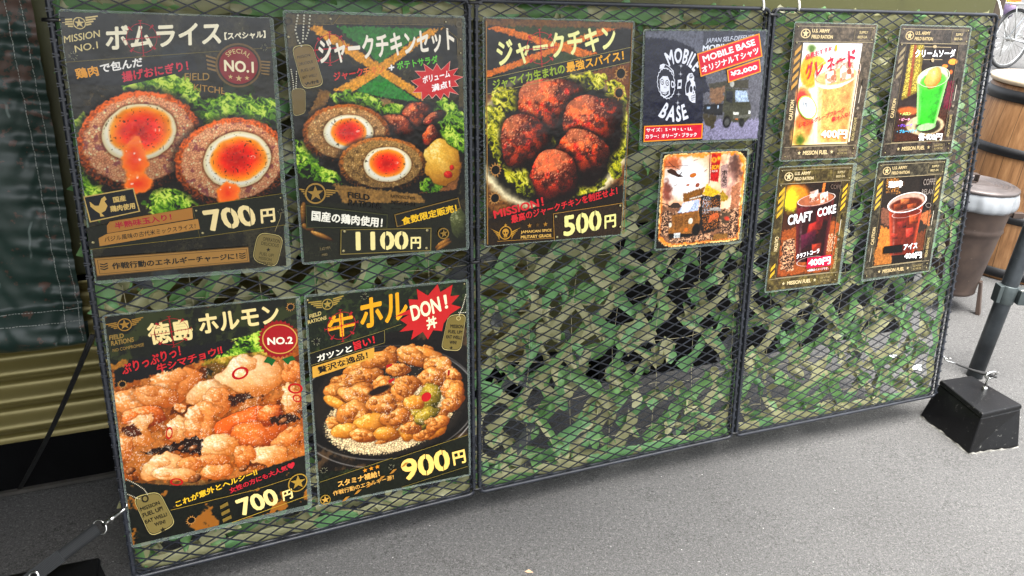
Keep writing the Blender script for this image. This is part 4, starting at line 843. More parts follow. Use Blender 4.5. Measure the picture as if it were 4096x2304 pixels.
    g.tag('#7a683c',(-.1505,.2975),(-.1282,.2970),(-.1304,.2580),(-.1502,.2533))
    g.dots('#c8c4b0',.00196,[(-.1324,.4089),(-.1379,.3871),(-.1347,.3710),(-.1280,.3592)]); g.dots('#c8c4b0',.00196,[(-.1226,.4090),(-.1255,.3871),(-.1278,.3651)]); g.dots('#c8c4b0',.00196,[(-.1135,.4084),(-.1169,.3872),(-.1241,.3695)]); g.dots('#c8c4b0',.00147,[(-.1489,.3267),(-.1472,.3102),(-.1470,.2936)]); g.dots('#c8c4b0',.00147,[(-.1407,.3236),(-.1419,.3086),(-.1438,.2951)])
    g.ringe('#3c3420',(-.1474,.4000),(-.1414,.4001),(-.1469,.4058),.6); g.ringe('#6a6048',(.1409,.3998),(.1472,.3998),(.1410,.4055),.6); g.rivet((-.0806,.4043),.00294); g.rivet((-.1490,.3761),.00294); g.rivet((.1169,.4032),.00229); g.rivet((.1435,.3753),.00229); g.rivet((.1433,.3523),.00229)
    g.line('#9a8858',.00065,[(-.1372,.3961),(-.0772,.3965),(-.0654,.4097)]); g.line('#8a7848',.00065,[(-.0725,.3975),(.1088,.3980),(.1367,.3772),(.1377,.3483)])
    g.wings('#a88848',(-.1232,.1262),(-.1495,.1322),(-.0846,.1191),.01764,.01496)
    g.txt('#1c1810','FIELD',(-.0687,.1153),(-.0306,.1073),(-.0685,.1255),1); g.txt('#1c1810','RATIONS',(-.0680,.1007),(-.0090,.0890),(-.0675,.1125),1); g.txt('#2a2216','RATIONS TYPE',(.0069,.1099),(.0518,.1020),(.0071,.1152)); g.txt('#2a2216','MEAT-01',(.0076,.0974),(.0522,.0897),(.0080,.1049),1); g.txt('#2a2216','CHICKEN',(.0080,.0891),(.0259,.0858),(.0082,.0916))
    g.poly('#4a4c2c',[(-.1413,.1083),(.0003,.0803),(-.0013,.0560),(-.1428,.0690)]); g.poly('#20261a',[(-.1396,.1062),(-.0015,.0788),(-.0029,.0575),(-.1408,.0704)])
    g.txt('#f4f0e0','国産の鶏肉使用！',(-.1333,.0809),(-.0106,.0575),(-.1312,.0983),1)
    g.poly('#8a7038',[(.0122,.0792),(.1346,.1002),(.1392,.0797),(.0159,.0560)]); g.poly('#24241a',[(.0142,.0777),(.1331,.0981),(.1371,.0809),(.0177,.0580)])
    g.txt('#ecc22c','食数限定販売！',(.0267,.0580),(.1321,.0746),(.0244,.0725),1)
    g.poly('#8a7c44',[(-.0844,.0610),(.0811,.0492),(.0793,.0063),(-.0876,.0167)]); g.poly('#2e3020',[(-.0828,.0596),(.0793,.0476),(.0775,.0079),(-.0859,.0182)])
    for q in ((-.0773,.0570),(.0731,.0448),(-.0811,.0227),(.0708,.0121)): g.rivet(q,.00346)
    g.txt('#f2e4a4','1100',(-.0597,.0213),(.0363,.0134),(-.0588,.0552),1); g.line('#2e3020',.00189,[(-.0047,.0503),(-.0065,.0146)]); g.line('#2e3020',.00189,[(.0251,.0480),(.0234,.0122)]); g.txt('#f2e4a4','円',(.0402,.0138),(.0597,.0123),(.0408,.0361),1)
    g.ringe('#9a7c3c',(.1039,.0365),(.1149,.0354),(.1042,.0469),.8); g.star('#9a7c3c',(.1048,.0364),(.1041,.0443))
    g.txt('#8a7c5a','7.62 MM',(-.1221,.0278),(-.1043,.0291),(-.1226,.0328)); g.txt('#8a7c5a','M80',(-.1193,.0176),(-.1100,.0182),(-.1193,.0220))
def art_2(p, g):
    p.base('#4a3018','#8a5a28',.018,3)
    p.poly([(-.1489,.3998),(.1493,.3972),(.1522,.3312),(-.1499,.2840)],'#1d1a18',.004)
    p.poly([(-.1170,.4000),(.1155,.4001),(-.0100,.3664)],'#3f4c22',.005)
    p.poly([(-.1311,.3225),(-.0204,.3589),(.0728,.3507),(.0511,.3385)],'#3f4c22',.005)
    p.poly([(-.1417,.3941),(-.1220,.3993),(.0782,.3530),(.0419,.3463)],'#d87a22',.004)
    p.poly([(-.1462,.3108),(-.1452,.3212),(.0860,.3991),(.1230,.3994),(-.0550,.3395)],'#d87a22',.004)
    p.poly([(-.1479,.4091),(.1508,.4080),(.1492,.3995),(-.1481,.3984)],'#7a5424',.006)
    p.poly([(-.1454,.3086),(.1488,.3641),(.1500,.3376),(-.1458,.2824)],'#1c1c1b',.001)
    p.poly([(-.1458,.2817),(.1500,.3368),(.1561,.1926),(.1534,.1155),(.0007,.0753),(-.1457,.1189)],'#7a4a24',.006)
    p.disc2((-.0081,.1928),(.1557,.2018),(-.0201,.3233),'#f0e2b8',.01)
    p.disc2((-.0082,.1992),(.1399,.2074),(-.0184,.3233),'#1d1a10',.01)
    for a,b,c,s in (((-.0979,.2736),(-.0653,.2758),(-.1063,.2951),1),((.0520,.3011),(.1000,.3066),(.0480,.3184),2),((.1238,.2741),(.1469,.2735),(.1152,.3031),3),((-.1289,.2317),(-.1068,.2278),(-.1301,.2669),4),((-.1275,.2000),(-.1122,.1993),(-.1305,.2372),5),((-.0865,.1407),(-.0599,.1358),(-.0899,.1665),6),((-.0580,.1096),(-.0273,.1041),(-.0617,.1278),7),((.1165,.1551),(.1362,.1507),(.1075,.1939),8),((.1314,.1745),(.1510,.1735),(.1304,.2012),9),((.0698,.1074),(.1063,.1118),(.0674,.1278),10),((.0492,.0936),(.0758,.0968),(.0470,.1056),11),((-.0188,.1756),(-.0042,.1748),(-.0209,.2110),12),((-.0021,.2975),(.0338,.3015),(-.0058,.3084),13),((.1372,.2264),(.1488,.2260),(.1340,.2592),14)): p.lettuce(a,b,c,s+60,1)
    p.meat((-.0132,.2541),(.0458,.2507),(-.0163,.2970),81,'#c04a1c'); p.meat((.0818,.2269),(.1356,.2182),(.0841,.2751),82,'#c84a1c'); p.meat((-.0679,.1940),(-.0207,.1934),(-.0722,.2398),83,'#b8401c'); p.meat((.0467,.1656),(.0900,.1398),(.0694,.1989),84,'#c8481c'); p.meat((-.0073,.1193),(.0358,.0997),(.0107,.1561),85,'#c03c1c')
    p.poly([(-.1483,.0568),(.1440,.1024),(.1472,-.0051),(-.1474,.0046)],'#281c12',.004)
    p.poly([(-.1468,.0460),(-.0085,.0609),(-.0060,.0026),(-.1456,.0061)],'#33240f',.008)
    p.poly([(-.0093,.0559),(.1450,.0662),(.1462,-.0050),(-.0060,.0034)],'#3a2a18',.002)
    g.txt('#f2f0a8','ジャークチキン',(-.1227,.3283),(.1179,.3598),(-.1297,.3739),1)
    g.cross('#c8283c',(-.0404,.3619),(-.0074,.3648),(-.0435,.3946),.00140)
    g.line('#a89c60',.00087,[(-.1454,.3090),(.1488,.3644)]); g.line('#a89c60',.00087,[(-.1458,.2827),(.1496,.3379)])
    g.txt('#a2b838','ジャマイカ生まれの',(-.1332,.2889),(.0101,.3174),(-.1360,.3069),1); g.txt('#f0b428','最強スパイス！',(.0133,.3181),(.1346,.3409),(.0107,.3366),1)
    g.hole2((.1289,.3164),.00838); g.hole2((.1265,.2805),.00768); g.hole2((-.1290,.1465),.00733); g.hole2((-.1305,.0944),.00733)
    g.line('#b08848',.00157,[(-.1463,.4070),(-.1456,.0077)]); g.line('#a07838',.00122,[(.1486,.4049),(.1510,.0017)])
    g.txt('#d8343c','MISSION！',(-.1318,.0553),(-.0289,.0734),(-.1351,.0720),1)
    g.txt('#d8343c','最高のジャークチキンを制圧せよ！',(-.0966,.0432),(.1328,.0842),(-.0992,.0592),1)
    g.skullwing('#c89a3c',(-.1092,.0268),(-.1408,.0380),(-.0769,.0347),.01309)
    g.star('#b88a38',(-.0594,.0365),(-.0598,.0416)); g.star('#6a5028',(-.0424,.0364),(-.0428,.0410)); g.star('#b88a38',(-.0258,.0366),(-.0262,.0417))
    g.txt('#e0b868','JAMAICAN SPICE',(-.0775,.0217),(-.0121,.0200),(-.0779,.0284),1); g.txt('#e0b868','MILITARY GRADE',(-.0775,.0125),(-.0126,.0104),(-.0779,.0188),1)
    g.line('#c89a48',.00070,[(-.1262,.0117),(-.0070,.0082)]); g.line('#b08840',.00122,[(-.0093,.0559),(.1450,.0662),(.1463,.0022)]); g.line('#b08840',.00122,[(-.0093,.0559),(-.0060,.0034)])
    for q in ((-.0031,.0494),(.1400,.0610),(.0005,.0089),(.1423,.0177)): g.rivet(q,.00349)
    g.txt('#f0e89c','500',(.0138,.0085),(.0986,.0154),(.0113,.0499),1); g.line('#3a2a18',.00209,[(.0510,.0560),(.0520,.0092)]); g.line('#3a2a18',.00209,[(.0818,.0552),(.0836,.0115)]); g.txt('#f0e89c','円',(.1051,.0166),(.1316,.0186),(.1036,.0439),1)
def art_3(p, g):
    p.base('#44464f','#74767f',.02,4)
    p.poly([(-.1447,.2166),(-.0085,.2190),(-.0030,.2021),(-.0120,.1800),(-.0810,.2037),(-.1440,.2020)],'#6a6c78',.01)
    p.poly([(-.0127,.2173),(.1419,.2197),(.1378,.1706),(-.0103,.1851)],'#4a4c58',.006)
    p.poly([(-.0064,.1336),(.1411,.1385),(.1418,.0401),(.0003,.0435)],'#6c6c74',.004)
    p.poly([(.0000,.0471),(.1438,.0437),(.1432,.0037),(.0031,.0054)],'#8c88a0',.006)
    p.poly([(-.1480,.2019),(-.1200,.2053),(-.0746,.2004),(-.0360,.1869),(-.0176,.1681),(.0135,.1017),(-.0027,.0986),(.0044,.0036),(-.1397,.0067)],'#20243c',.004)
    p.poly([(.0089,.1176),(.0494,.1221),(.1079,.1247),(.1085,.1067),(.0505,.1097),(.0132,.1052)],'#4a4638',.002)
    p.poly([(.0154,.1052),(.0480,.1133),(.0489,.0759),(.0153,.0787)],'#8a6a50',.01)
    p.poly([(-.0000,.0773),(.0487,.0777),(.0485,.0544),(.0014,.0577)],'#24242a',.002)
    p.poly([(.0016,.0559),(.0329,.0531),(.0302,.0306),(.0033,.0335)],'#4c4430',.008)
    p.poly([(.0506,.1089),(.1040,.1059),(.1144,.0813),(.1186,.0739),(.1198,.0501),(.1070,.0377),(.0518,.0416),(.0525,.0596),(.0477,.0634)],'#4a4a3a',.002)
    p.poly([(.0757,.1039),(.1055,.1023),(.1134,.0804),(.0790,.0805)],'#a8b8cc',.002)
    p.poly([(.0533,.1026),(.0702,.1022),(.0713,.0771),(.0550,.0829)],'#2a2e34',.002)
    p.disc2((.0609,.0403),(.0712,.0399),(.0611,.0521),'#1c1c1e',.002); p.disc2((.0614,.0403),(.0678,.0401),(.0615,.0476),'#5a5a58',.002); p.disc2((.0989,.0380),(.1059,.0377),(.0981,.0472),'#201f1f',.002)
    p.poly([(.0751,.0607),(.0900,.0593),(.0894,.0539),(.0756,.0553)],'#d8d8d0',.001); p.poly([(.1140,.0622),(.1198,.0620),(.1192,.0556),(.1151,.0558)],'#e8e8e8',.001); p.poly([(.0818,.0487),(.0887,.0484),(.0879,.0448),(.0815,.0450)],'#e08030',.001)
    p.disc2((.0667,.1165),(.0723,.1164),(.0662,.1227),'#b8b8b0',.001); p.poly([(.0757,.0534),(.1217,.0546),(.1222,.0491),(.0764,.0461)],'#6a6a60',.001)
    p.poly([(.0091,.0726),(.0169,.0724),(.0166,.0679),(.0090,.0682)],'#a8c0d8',.001); p.poly([(.0345,.0746),(.0378,.0745),(.0379,.0682),(.0345,.0683)],'#b8c8d8',.001)
    g.txt('#c8ccd8','JAPAN SELF-DEFENSE',(-.0055,.1928),(.1096,.2014),(-.0032,.2046)); g.txt('#e0e4ec','MOBILE',(-.0120,.1800),(.0551,.1849),(-.0118,.1911),1)
    g.arc('#e8eaf2','MOBILE',(-.0650,.1139),(-.0654,.1861),(-32,54),.02887,1)
    g.arcd('#e8eaf2','BASE',(-.0653,.1190),(-.0681,.0442),(-36,26),.03208,1)
    g.apehead('#e4e6ee','#20243c',(-.0926,.1196),(-.0728,.1209),(-.0984,.1485))
    g.skullhead('#e4e6ee','#20243c',(-.0345,.1046),(-.0218,.1078),(-.0382,.1272))
    g.sparks('#e4e6ee',[(-.0611,.1523),(-.0612,.1370),(-.0630,.0983),(-.0636,.0818)],.00642)
    g.poly('#e4e6ee',[(-.0668,.1259),(-.0573,.1266),(-.0573,.1094),(-.0668,.1087)]); g.poly('#20243c',[(-.0650,.1207),(-.0587,.1210),(-.0591,.1137),(-.0650,.1135)])
    g.poly('#f0a428',[(-.0252,.1755),(.1236,.2155),(.1364,.1706),(-.0127,.1312)]); g.poly('#d81c40',[(-.0223,.1740),(.1218,.2127),(.1333,.1720),(-.0108,.1340)])
    g.txt('#fbf4f4','MOBILE BASE',(-.0079,.1586),(.1168,.1926),(-.0131,.1707),1); g.txt('#fbf4f4','オリジナルＴシャツ',(-.0085,.1379),(.1280,.1759),(-.0138,.1509),1)
    g.poly('#f0a428',[(.0498,.1441),(.1302,.1657),(.1359,.1400),(.0560,.1188)]); g.poly('#d81c40',[(.0528,.1427),(.1280,.1628),(.1330,.1413),(.0580,.1216)])
    g.txt('#fbf4f4','¥2,000',(.0622,.1299),(.1271,.1440),(.0586,.1405),1)
    g.poly('#f0a428',[(-.1392,.0391),(.0006,.0399),(.0013,.0092),(-.1391,.0076)]); g.poly('#d81c40',[(-.1366,.0369),(-.0019,.0376),(-.0015,.0111),(-.1366,.0099)])
    g.txt('#fbf4f4','サイズ：S・M・L・LL',(-.1339,.0272),(-.0244,.0265),(-.1348,.0345),1); g.txt('#fbf4f4','カラー：オリーブ・ブラック',(-.1349,.0139),(-.0129,.0138),(-.1353,.0227),1)
def art_4(p, g):
    p.base('#14100e','#1e1814',.02,5)
    p.rrect([(-.0998,.2003),(-.0672,.2027),(.0229,.2023),(.0779,.2029),(.0938,.1943),(.1039,.1833),(.1061,.1604),(.1048,.0767),(.1051,.0256),(.1011,.0094),(.0670,.0071),(-.0043,.0086),(-.0712,.0071),(-.0921,.0136),(-.1052,.0290),(-.1058,.0761),(-.1056,.1276),(-.1042,.1730),(-.1034,.1930)],'#ff9a30','#fff0d0',.004)
    p.fire([(-.0946,.1958),(.0871,.1964),(.0986,.1661),(.0993,.0169),(-.0676,.0148),(-.1006,.0374),(-.1006,.1442)])
    p.disc2((-.0471,.1440),(.0111,.1402),(-.0457,.1831),'#f2ece6',.03); p.disc2((-.0401,.1607),(-.0070,.1586),(-.0419,.1879),'#fafcff',.02)
    p.smoke((-.0821,.1851),(-.0579,.1838),(-.0851,.2020),'#d86a34',99); p.smoke((.0241,.1877),(.0495,.1863),(.0231,.1997),'#e89a78',100); p.smoke((.0751,.1623),(.0969,.1610),(.0654,.1992),'#5a3a34',91); p.smoke((.0605,.1334),(.0822,.1319),(.0579,.1633),'#d8a898',92); p.smoke((-.0906,.1265),(-.0784,.1256),(-.0939,.1488),'#8a4030',93)
    p.poly([(-.1048,.0950),(-.0476,.0888),(.0332,.0752),(.0975,.0845),(.1020,.0111),(-.0675,.0130),(-.1033,.0306)],'#8a6248',.012)
    p.rubble([(-.1042,.0847),(-.0594,.0810),(-.0726,.0294),(-.1023,.0323)],94); p.rubble([(.0503,.0756),(.1000,.0806),(.1014,.0186),(.0545,.0266)],95); p.rubble([(-.0849,.0288),(.0984,.0262),(.0958,.0062),(-.0716,.0134)],96)
    p.poly([(.0719,.1256),(.0950,.1346),(.0981,.0772),(.0739,.0791)],'#b07858',.006)
    p.poly([(-.0495,.1184),(.0035,.1294),(-.0010,.1062),(-.0483,.1007)],'#8a5c22',.003)
    p.poly([(-.0036,.1133),(.0476,.1078),(.0493,.0361),(.0050,.0257),(-.0089,.0716)],'#2c2420',.006)
    p.speck([(-.0007,.1026),(.0438,.1028),(.0467,.0418),(.0065,.0346)],'#d8843c',97); p.speck([(.0009,.1095),(.0221,.1080),(.0185,.0729),(.0014,.0743)],'#c8ccd8',98)
    p.poly([(-.0016,.1149),(.0093,.1360),(.0205,.1282),(.0449,.1151),(.0221,.1071)],'#d8b428',.003); p.poly([(.0429,.1135),(.0489,.1183),(.0673,.1046),(.0636,.0978),(.0487,.0954)],'#a88a28',.004)
    p.poly([(-.0593,.0792),(-.0483,.0993),(-.0072,.1049),(-.0096,.0805)],'#b8c4e0',.003); p.poly([(-.0441,.0990),(-.0194,.1014),(-.0325,.0806),(-.0532,.0805)],'#f4f8ff',.004)
    p.poly([(-.0744,.0753),(-.0427,.0779),(-.0096,.0805),(-.0019,.0621),(-.0051,.0482),(-.0214,.0407),(-.0229,.0319),(-.0396,.0317),(-.0811,.0338),(-.0797,.0460),(-.0722,.0558)],'#a06c30',.002)
    p.stripes([(-.0670,.0712),(-.0465,.0729),(-.0442,.0374),(-.0649,.0376)],'#4a3018',.0022); p.stripes([(-.0425,.0744),(-.0094,.0787),(-.0076,.0537),(-.0408,.0495)],'#573818',.0028)
    p.disc2((-.0108,.0397),(-.0003,.0406),(-.0107,.0531),'#1a1614',.002); p.disc2((-.0265,.0598),(-.0207,.0602),(-.0266,.0663),'#e8e0cc',.001); p.disc2((-.0766,.0554),(-.0729,.0550),(-.0769,.0606),'#e8e0cc',.001); p.disc2((-.0362,.0420),(-.0315,.0416),(-.0365,.0465),'#d87828',.001)
    p.poly([(-.0813,.0373),(-.0187,.0324),(-.0193,.0262),(-.0766,.0272)],'#1c1816',.002)
    p.poly([(-.0659,.0368),(-.0504,.0371),(-.0507,.0265),(-.0658,.0267)],'#e8ece8',.001)
    p.poly([(.0196,.0852),(.0476,.0830),(.0493,.0757),(.0202,.0781)],'#a8a4a0',.003); p.poly([(.0208,.0700),(.0466,.0688),(.0456,.0554),(.0219,.0565)],'#c86a38',.008)
    p.poly([(.0515,.0746),(.0745,.0719),(.0721,.0495),(.0540,.0447)],'#5a4a38',.006); p.disc2((.0670,.0581),(.0736,.0575),(.0666,.0626),'#c84a30',.003)
    p.poly([(.0371,.0264),(.0721,.0249),(.0730,.0139),(.0338,.0140)],'#8a6430',.003)
    p.poly([(.0147,.2010),(.0389,.2020),(.0366,.1376),(.0155,.1425)],'#b81c1c',.002); p.disc2((.0222,.1852),(.0296,.1848),(.0217,.1912),'#f0b030',.003); p.disc2((.0346,.1880),(.0393,.1877),(.0342,.1931),'#f0b030',.003); p.disc2((.0222,.1852),(.0254,.1850),(.0220,.1881),'#e04a18',.002)
    p.poly([(.0406,.1721),(.0579,.1758),(.0612,.1254),(.0442,.1240)],'#b09088',.003); p.outside([(-.0998,.2003),(-.0672,.2027),(.0229,.2023),(.0779,.2029),(.0938,.1943),(.1039,.1833),(.1061,.1604),(.1048,.0767),(.1051,.0256),(.1011,.0094),(.0670,.0071),(-.0043,.0086),(-.0712,.0071),(-.0921,.0136),(-.1052,.0290),(-.1058,.0761),(-.1056,.1276),(-.1042,.1730),(-.1034,.1930)],'#17120f','#f08428',.004)
    g.txt('#f0b428','BOM',(.0171,.1649),(.0360,.1655),(.0179,.1743),1); g.txt('#f4e0d0','RICE',(.0184,.1596),(.0327,.1600),(.0185,.1634)); g.txt('#2c2420','ホ',(.0450,.1519),(.0588,.1528),(.0441,.1624),1); g.txt('#2c2420','ル',(.0457,.1431),(.0585,.1441),(.0451,.1510),1); g.txt('#2c2420','モ',(.0464,.1352),(.0592,.1361),(.0458,.1423),1); g.txt('#2c2420','ン',(.0459,.1282),(.0587,.1291),(.0458,.1344),1)
    g.line('#241c18',.00165,[(.0105,.2021),(.0135,.1365)]); g.txt('#f0e8d8','MOBILE BASE',(-.0322,.1053),(-.0013,.1106),(-.0328,.1085),1); g.txt('#404448','61-72',(-.0633,.0286),(-.0515,.0287),(-.0636,.0330))
    g.poly('#4a2c20',[(-.0931,.1698),(-.0833,.1726),(-.0730,.1686),(-.0669,.1615),(-.0515,.1549),(-.0640,.1540),(-.0806,.1606),(-.0908,.1652)]); g.line('#5a3a30',.00103,[(-.1005,.1770),(-.0776,.1770),(-.0412,.1769)]); g.line('#5a3a30',.00103,[(-.0901,.1864),(-.0775,.1765),(-.0630,.1697)]); g.line('#4a2c20',.00186,[(-.0641,.1554),(-.0566,.1642)])
    g.disc('#c87828',(-.0283,.1562),(-.0201,.1569),(-.0278,.1608)); g.line('#5a3a28',.00062,[(-.0281,.1539),(-.0268,.1410)]); g.disc('#b86a38',(-.0395,.1367),(-.0354,.1369),(-.0396,.1387)); g.disc('#a05840',(-.0156,.1350),(-.0105,.1356),(-.0155,.1394)); g.line('#6a4838',.00103,[(-.0296,.1864),(-.0195,.1880)]); g.line('#6a4838',.00124,[(-.0011,.1625),(.0059,.1664)]); g.line('#6a4838',.00103,[(-.0741,.1364),(-.0661,.1393)]); g.line('#2c2420',.00248,[(-.0847,.0952),(-.0520,.0935)]); g.poly('#4a3a30',[(-.0807,.0966),(-.0730,.1020),(-.0607,.1011),(-.0519,.0926),(-.0599,.0898),(-.0763,.0911)]); g.line('#2c2420',.00124,[(-.1023,.1034),(-.0828,.0971)])
def art_5(p, g):
    card(p,g,'#4a4136',0)
    p.quad('#f6f0f4','#f8d8ac',101)
    p.disc2((-.0570,.1897),(-.0324,.1894),(-.0611,.2229),'#f0a028',.004); p.disc2((-.0376,.2083),(-.0156,.2081),(-.0394,.2228),'#f0b040',.004); p.disc2((-.0575,.2373),(-.0467,.2373),(-.0587,.2465),'#5a7830',.008); p.disc2((-.0636,.1330),(-.0413,.1304),(-.0697,.1606),'#f09858',.004); p.disc2((-.0672,.1289),(-.0521,.1285),(-.0714,.1522),'#e0403a',.004); p.disc2((-.0570,.0793),(-.0320,.0784),(-.0602,.1052),'#e07840',.006); p.disc2((-.0650,.0536),(-.0427,.0526),(-.0676,.0754),'#e8b060',.01); p.disc2((-.0615,.0480),(-.0504,.0475),(-.0627,.0578),'#4a6a20',.01)
    p.glass([(-.0420,.1895),(.0803,.1965),(.0762,.0387),(-.0216,.0408)],'#f8b46c','#fff4e8',102)
    p.disc2((.0193,.1866),(.0799,.1987),(.0138,.2162),'#f8ece4',.003); p.disc2((.0188,.1803),(.0744,.1880),(.0164,.1972),'#f4ac74',.008); p.ice((.0452,.1927),.01923,103); p.ice((.0020,.1805),.01511,104); p.ice((.0205,.2077),.01099,105)
    g.ringe('#c8b8ac',(.0187,.1909),(.0812,.1997),(.0129,.2225),.975); g.ringe('#b87a58',(.0199,.1824),(.0798,.1901),(.0164,.1972),.97)
    g.txt('#c02848','店長おすすめ',(-.0709,.2147),(-.0020,.2340),(-.0736,.2261),1); g.disc('#d8a030',(.0064,.2392),(.0100,.2392),(.0060,.2465))
    for s,a,b,c in (('グ',(-.0631,.1731),(-.0452,.1822),(-.0710,.2044)),('レ',(-.0382,.1811),(-.0186,.1892),(-.0460,.2104)),('ネ',(-.0103,.1891),(.0096,.1963),(-.0156,.2185)),('ー',(.0122,.2078),(.0362,.2160),(.0110,.2120)),('ド',(.0470,.2001),(.0675,.2052),(.0392,.2339))): g.txt('#c42044',s,a,b,c,1)
    g.disc('#a8c860',(-.0539,.1168),(-.0280,.1129),(-.0592,.1414)); g.disc('#eef4f6',(-.0539,.1168),(-.0314,.1134),(-.0588,.1387)); g.txt('#333848','炭酸にも',(-.0703,.1205),(-.0378,.1131),(-.0701,.1300)); g.txt('#333848','できます‼',(-.0679,.1119),(-.0379,.1035),(-.0678,.1183))
    g.txt('#d03040','レモン＆グレープフルーツ',(-.0701,.0733),(.0492,.1052),(-.0708,.0841),1); g.txt('#d03040','果汁入り！',(.0174,.0836),(.0679,.0958),(.0151,.0942),1)
    g.txt('#ffffff','400円',(-.0087,.0501),(.0648,.0470),(-.0098,.0688),1)
def art_6(p, g):
    card(p,g,'#3c3630',1)
    p.quad('#2c2220','#3a2c28',111)
    p.poly([(-.0691,.2475),(-.0269,.2496),(-.0260,.1454),(-.0749,.1263)],'#7a6a28',.003); p.speck([(-.0672,.2453),(-.0539,.2475),(-.0585,.1371),(-.0730,.1329)],'#f0e070',112); p.speck([(-.0479,.2475),(-.0328,.2485),(-.0331,.1500),(-.0469,.1413)],'#e8d860',113); p.poly([(-.0585,.2475),(-.0509,.2475),(-.0492,.1369),(-.0581,.1348)],'#8a4a28',.002)
    p.poly([(.0614,.1664),(.0808,.1661),(.0815,.0991),(.0573,.1068)],'#6a1c34',.006); p.disc2((.0669,.2105),(.0813,.2104),(.0665,.2172),'#f0a040',.003); p.disc2((.0449,.2012),(.0538,.2012),(.0441,.2051),'#e89038',.003); p.disc2((.0661,.1879),(.0715,.1879),(.0658,.1925),'#d87030',.003)
    p.poly([(-.0756,.1128),(.0768,.1062),(.0761,.0286),(-.0745,.0351)],'#4a2c20',.01); p.disc2((-.0493,.1030),(-.0180,.1020),(-.0509,.1121),'#b06030',.01); p.disc2((.0102,.0689),(.0697,.0691),(.0059,.0921),'#b8a888',.004); p.disc2((.0203,.0662),(.0587,.0671),(.0172,.0825),'#3a3428',.006)
    p.glass([(-.0341,.1725),(.0607,.1778),(.0420,.0701),(-.0172,.0721)],'#3cc02c','#b8f0a0',114)
    p.disc2((.0119,.1762),(.0598,.1824),(.0092,.1987),'#c8d8b0',.003); p.disc2((.0136,.1672),(.0536,.1734),(.0102,.1853),'#5cc840',.006); p.lump((.0139,.1740),(.0388,.1759),(.0172,.1975),'#e8b060','#b07830','#fff4e0',115,.1); p.disc2((.0141,.0652),(.0424,.0677),(.0126,.0734),'#98d888',.004)
    g.ringe('#d8e0c8',(.0133,.1774),(.0614,.1823),(.0099,.1998),.97)
    g.line('#a89878',.00124,[(-.0318,.2431),(.0526,.2419)]); g.line('#a89878',.00124,[(-.0267,.2156),(.0310,.2152)]); g.disc('#a89878',(.0021,.2435),(.0083,.2435),(.0014,.2468)); g.disc('#a89878',(.0015,.2143),(.0058,.2143),(.0006,.2188))
    g.txt('#f8f8f8','クリームソーダ',(-.0535,.2202),(.0696,.2206),(-.0552,.2377),1)
    g.txt('#c0f090','・メロン',(-.0738,.0935),(-.0414,.0932),(-.0735,.1003),1); g.txt('#f4b0c8','・ピーチ',(-.0747,.0810),(-.0416,.0803),(-.0744,.0878),1); g.txt('#8a60d8','・グレープ',(-.0755,.0673),(-.0320,.0669),(-.0757,.0742),1); g.txt('#58c0e8','・ブルーハワイ',(-.0762,.0536),(-.0154,.0535),(-.0766,.0617),1)
    g.txt('#ffffff','各400円',(-.0081,.0346),(.0671,.0326),(-.0088,.0521),1)
def art_7(p, g):
    card(p,g,'#4a4028',2)
    p.quad('#3a241a','#6a3c20',121)
    p.disc2((-.0497,.2190),(-.0154,.2166),(-.0529,.2464),'#d88a28',.01); p.disc2((-.0656,.2110),(-.0458,.2096),(-.0685,.2361),'#d8c830',.01); p.speck([(-.0779,.2209),(-.0497,.2190),(-.0510,.1825),(-.0771,.1891)],'#b8d030',122); p.poly([(-.0185,.2419),(.0740,.2430),(.0740,.1588),(.0494,.1654)],'#2a1e18',.01); p.poly([(.0212,.2451),(.0292,.2453),(.0262,.2184),(.0199,.2177)],'#c87838',.002)
    p.poly([(-.0804,.1434),(.0807,.1535),(.0791,.0351),(-.0788,.0397)],'#9a5428',.012); p.speck([(.0462,.1230),(.0757,.1253),(.0727,.0822),(.0390,.0878)],'#f0d8c0',123); p.speck([(-.0718,.1170),(-.0404,.1165),(-.0388,.0785),(-.0678,.0814)],'#e8d8d0',124); p.rubble([(-.0780,.1223),(-.0409,.1213),(-.0351,.0471),(-.0758,.0513)],125)
    p.glass([(-.0481,.2052),(.0584,.2069),(.0517,.0599),(-.0330,.0660)],'#3a1418','#7a3030',126)
    p.disc2((.0059,.2071),(.0579,.2104),(.0041,.2210),'#a86848',.004); p.ice((-.0009,.2156),.01281,127); p.ice((.0286,.2113),.01139,128); p.iced((.0116,.1402),(.0344,.1454),(.0151,.1588),'#a83028'); p.iced((-.0027,.1155),(.0200,.1206),(-.0051,.1346),'#5a1c38'); p.iced((.0312,.1692),(.0510,.1747),(.0290,.1857),'#90282c'); p.iced((-.0223,.1803),(-.0026,.1835),(-.0240,.1943),'#6a2428'); p.iced((.0237,.0916),(.0384,.0926),(.0219,.1061),'#a03c24')
    g.ringe('#e0d0c8',(.0058,.2083),(.0591,.2127),(.0041,.2217),.96); g.ringe('#c8b8b0',(.0094,.0654),(.0507,.0673),(.0080,.0763),.95)
    g.txt('#f8f8f8','CRAFT',(-.0680,.1539),(-.0011,.1601),(-.0696,.1771),1); g.txt('#f8f8f8','COKE',(.0134,.1671),(.0660,.1736),(.0114,.1870),1)
    g.txt('#6a5a50','COFF',(.0421,.2300),(.0718,.2269),(.0415,.2404)); g.txt('#f8f8f8','クラフトコーラ',(-.0339,.0738),(.0308,.0825),(-.0347,.0853),1)
    g.poly('#c01c48',[(-.0019,.0737),(.0691,.0752),(.0687,.0497),(-.0017,.0484)]); g.txt('#ffffff','400円',(.0031,.0527),(.0670,.0530),(.0023,.0709),1); g.txt('#e8e8e8','※画像はイメージです。',(.0022,.0407),(.0633,.0404),(.0020,.0468))
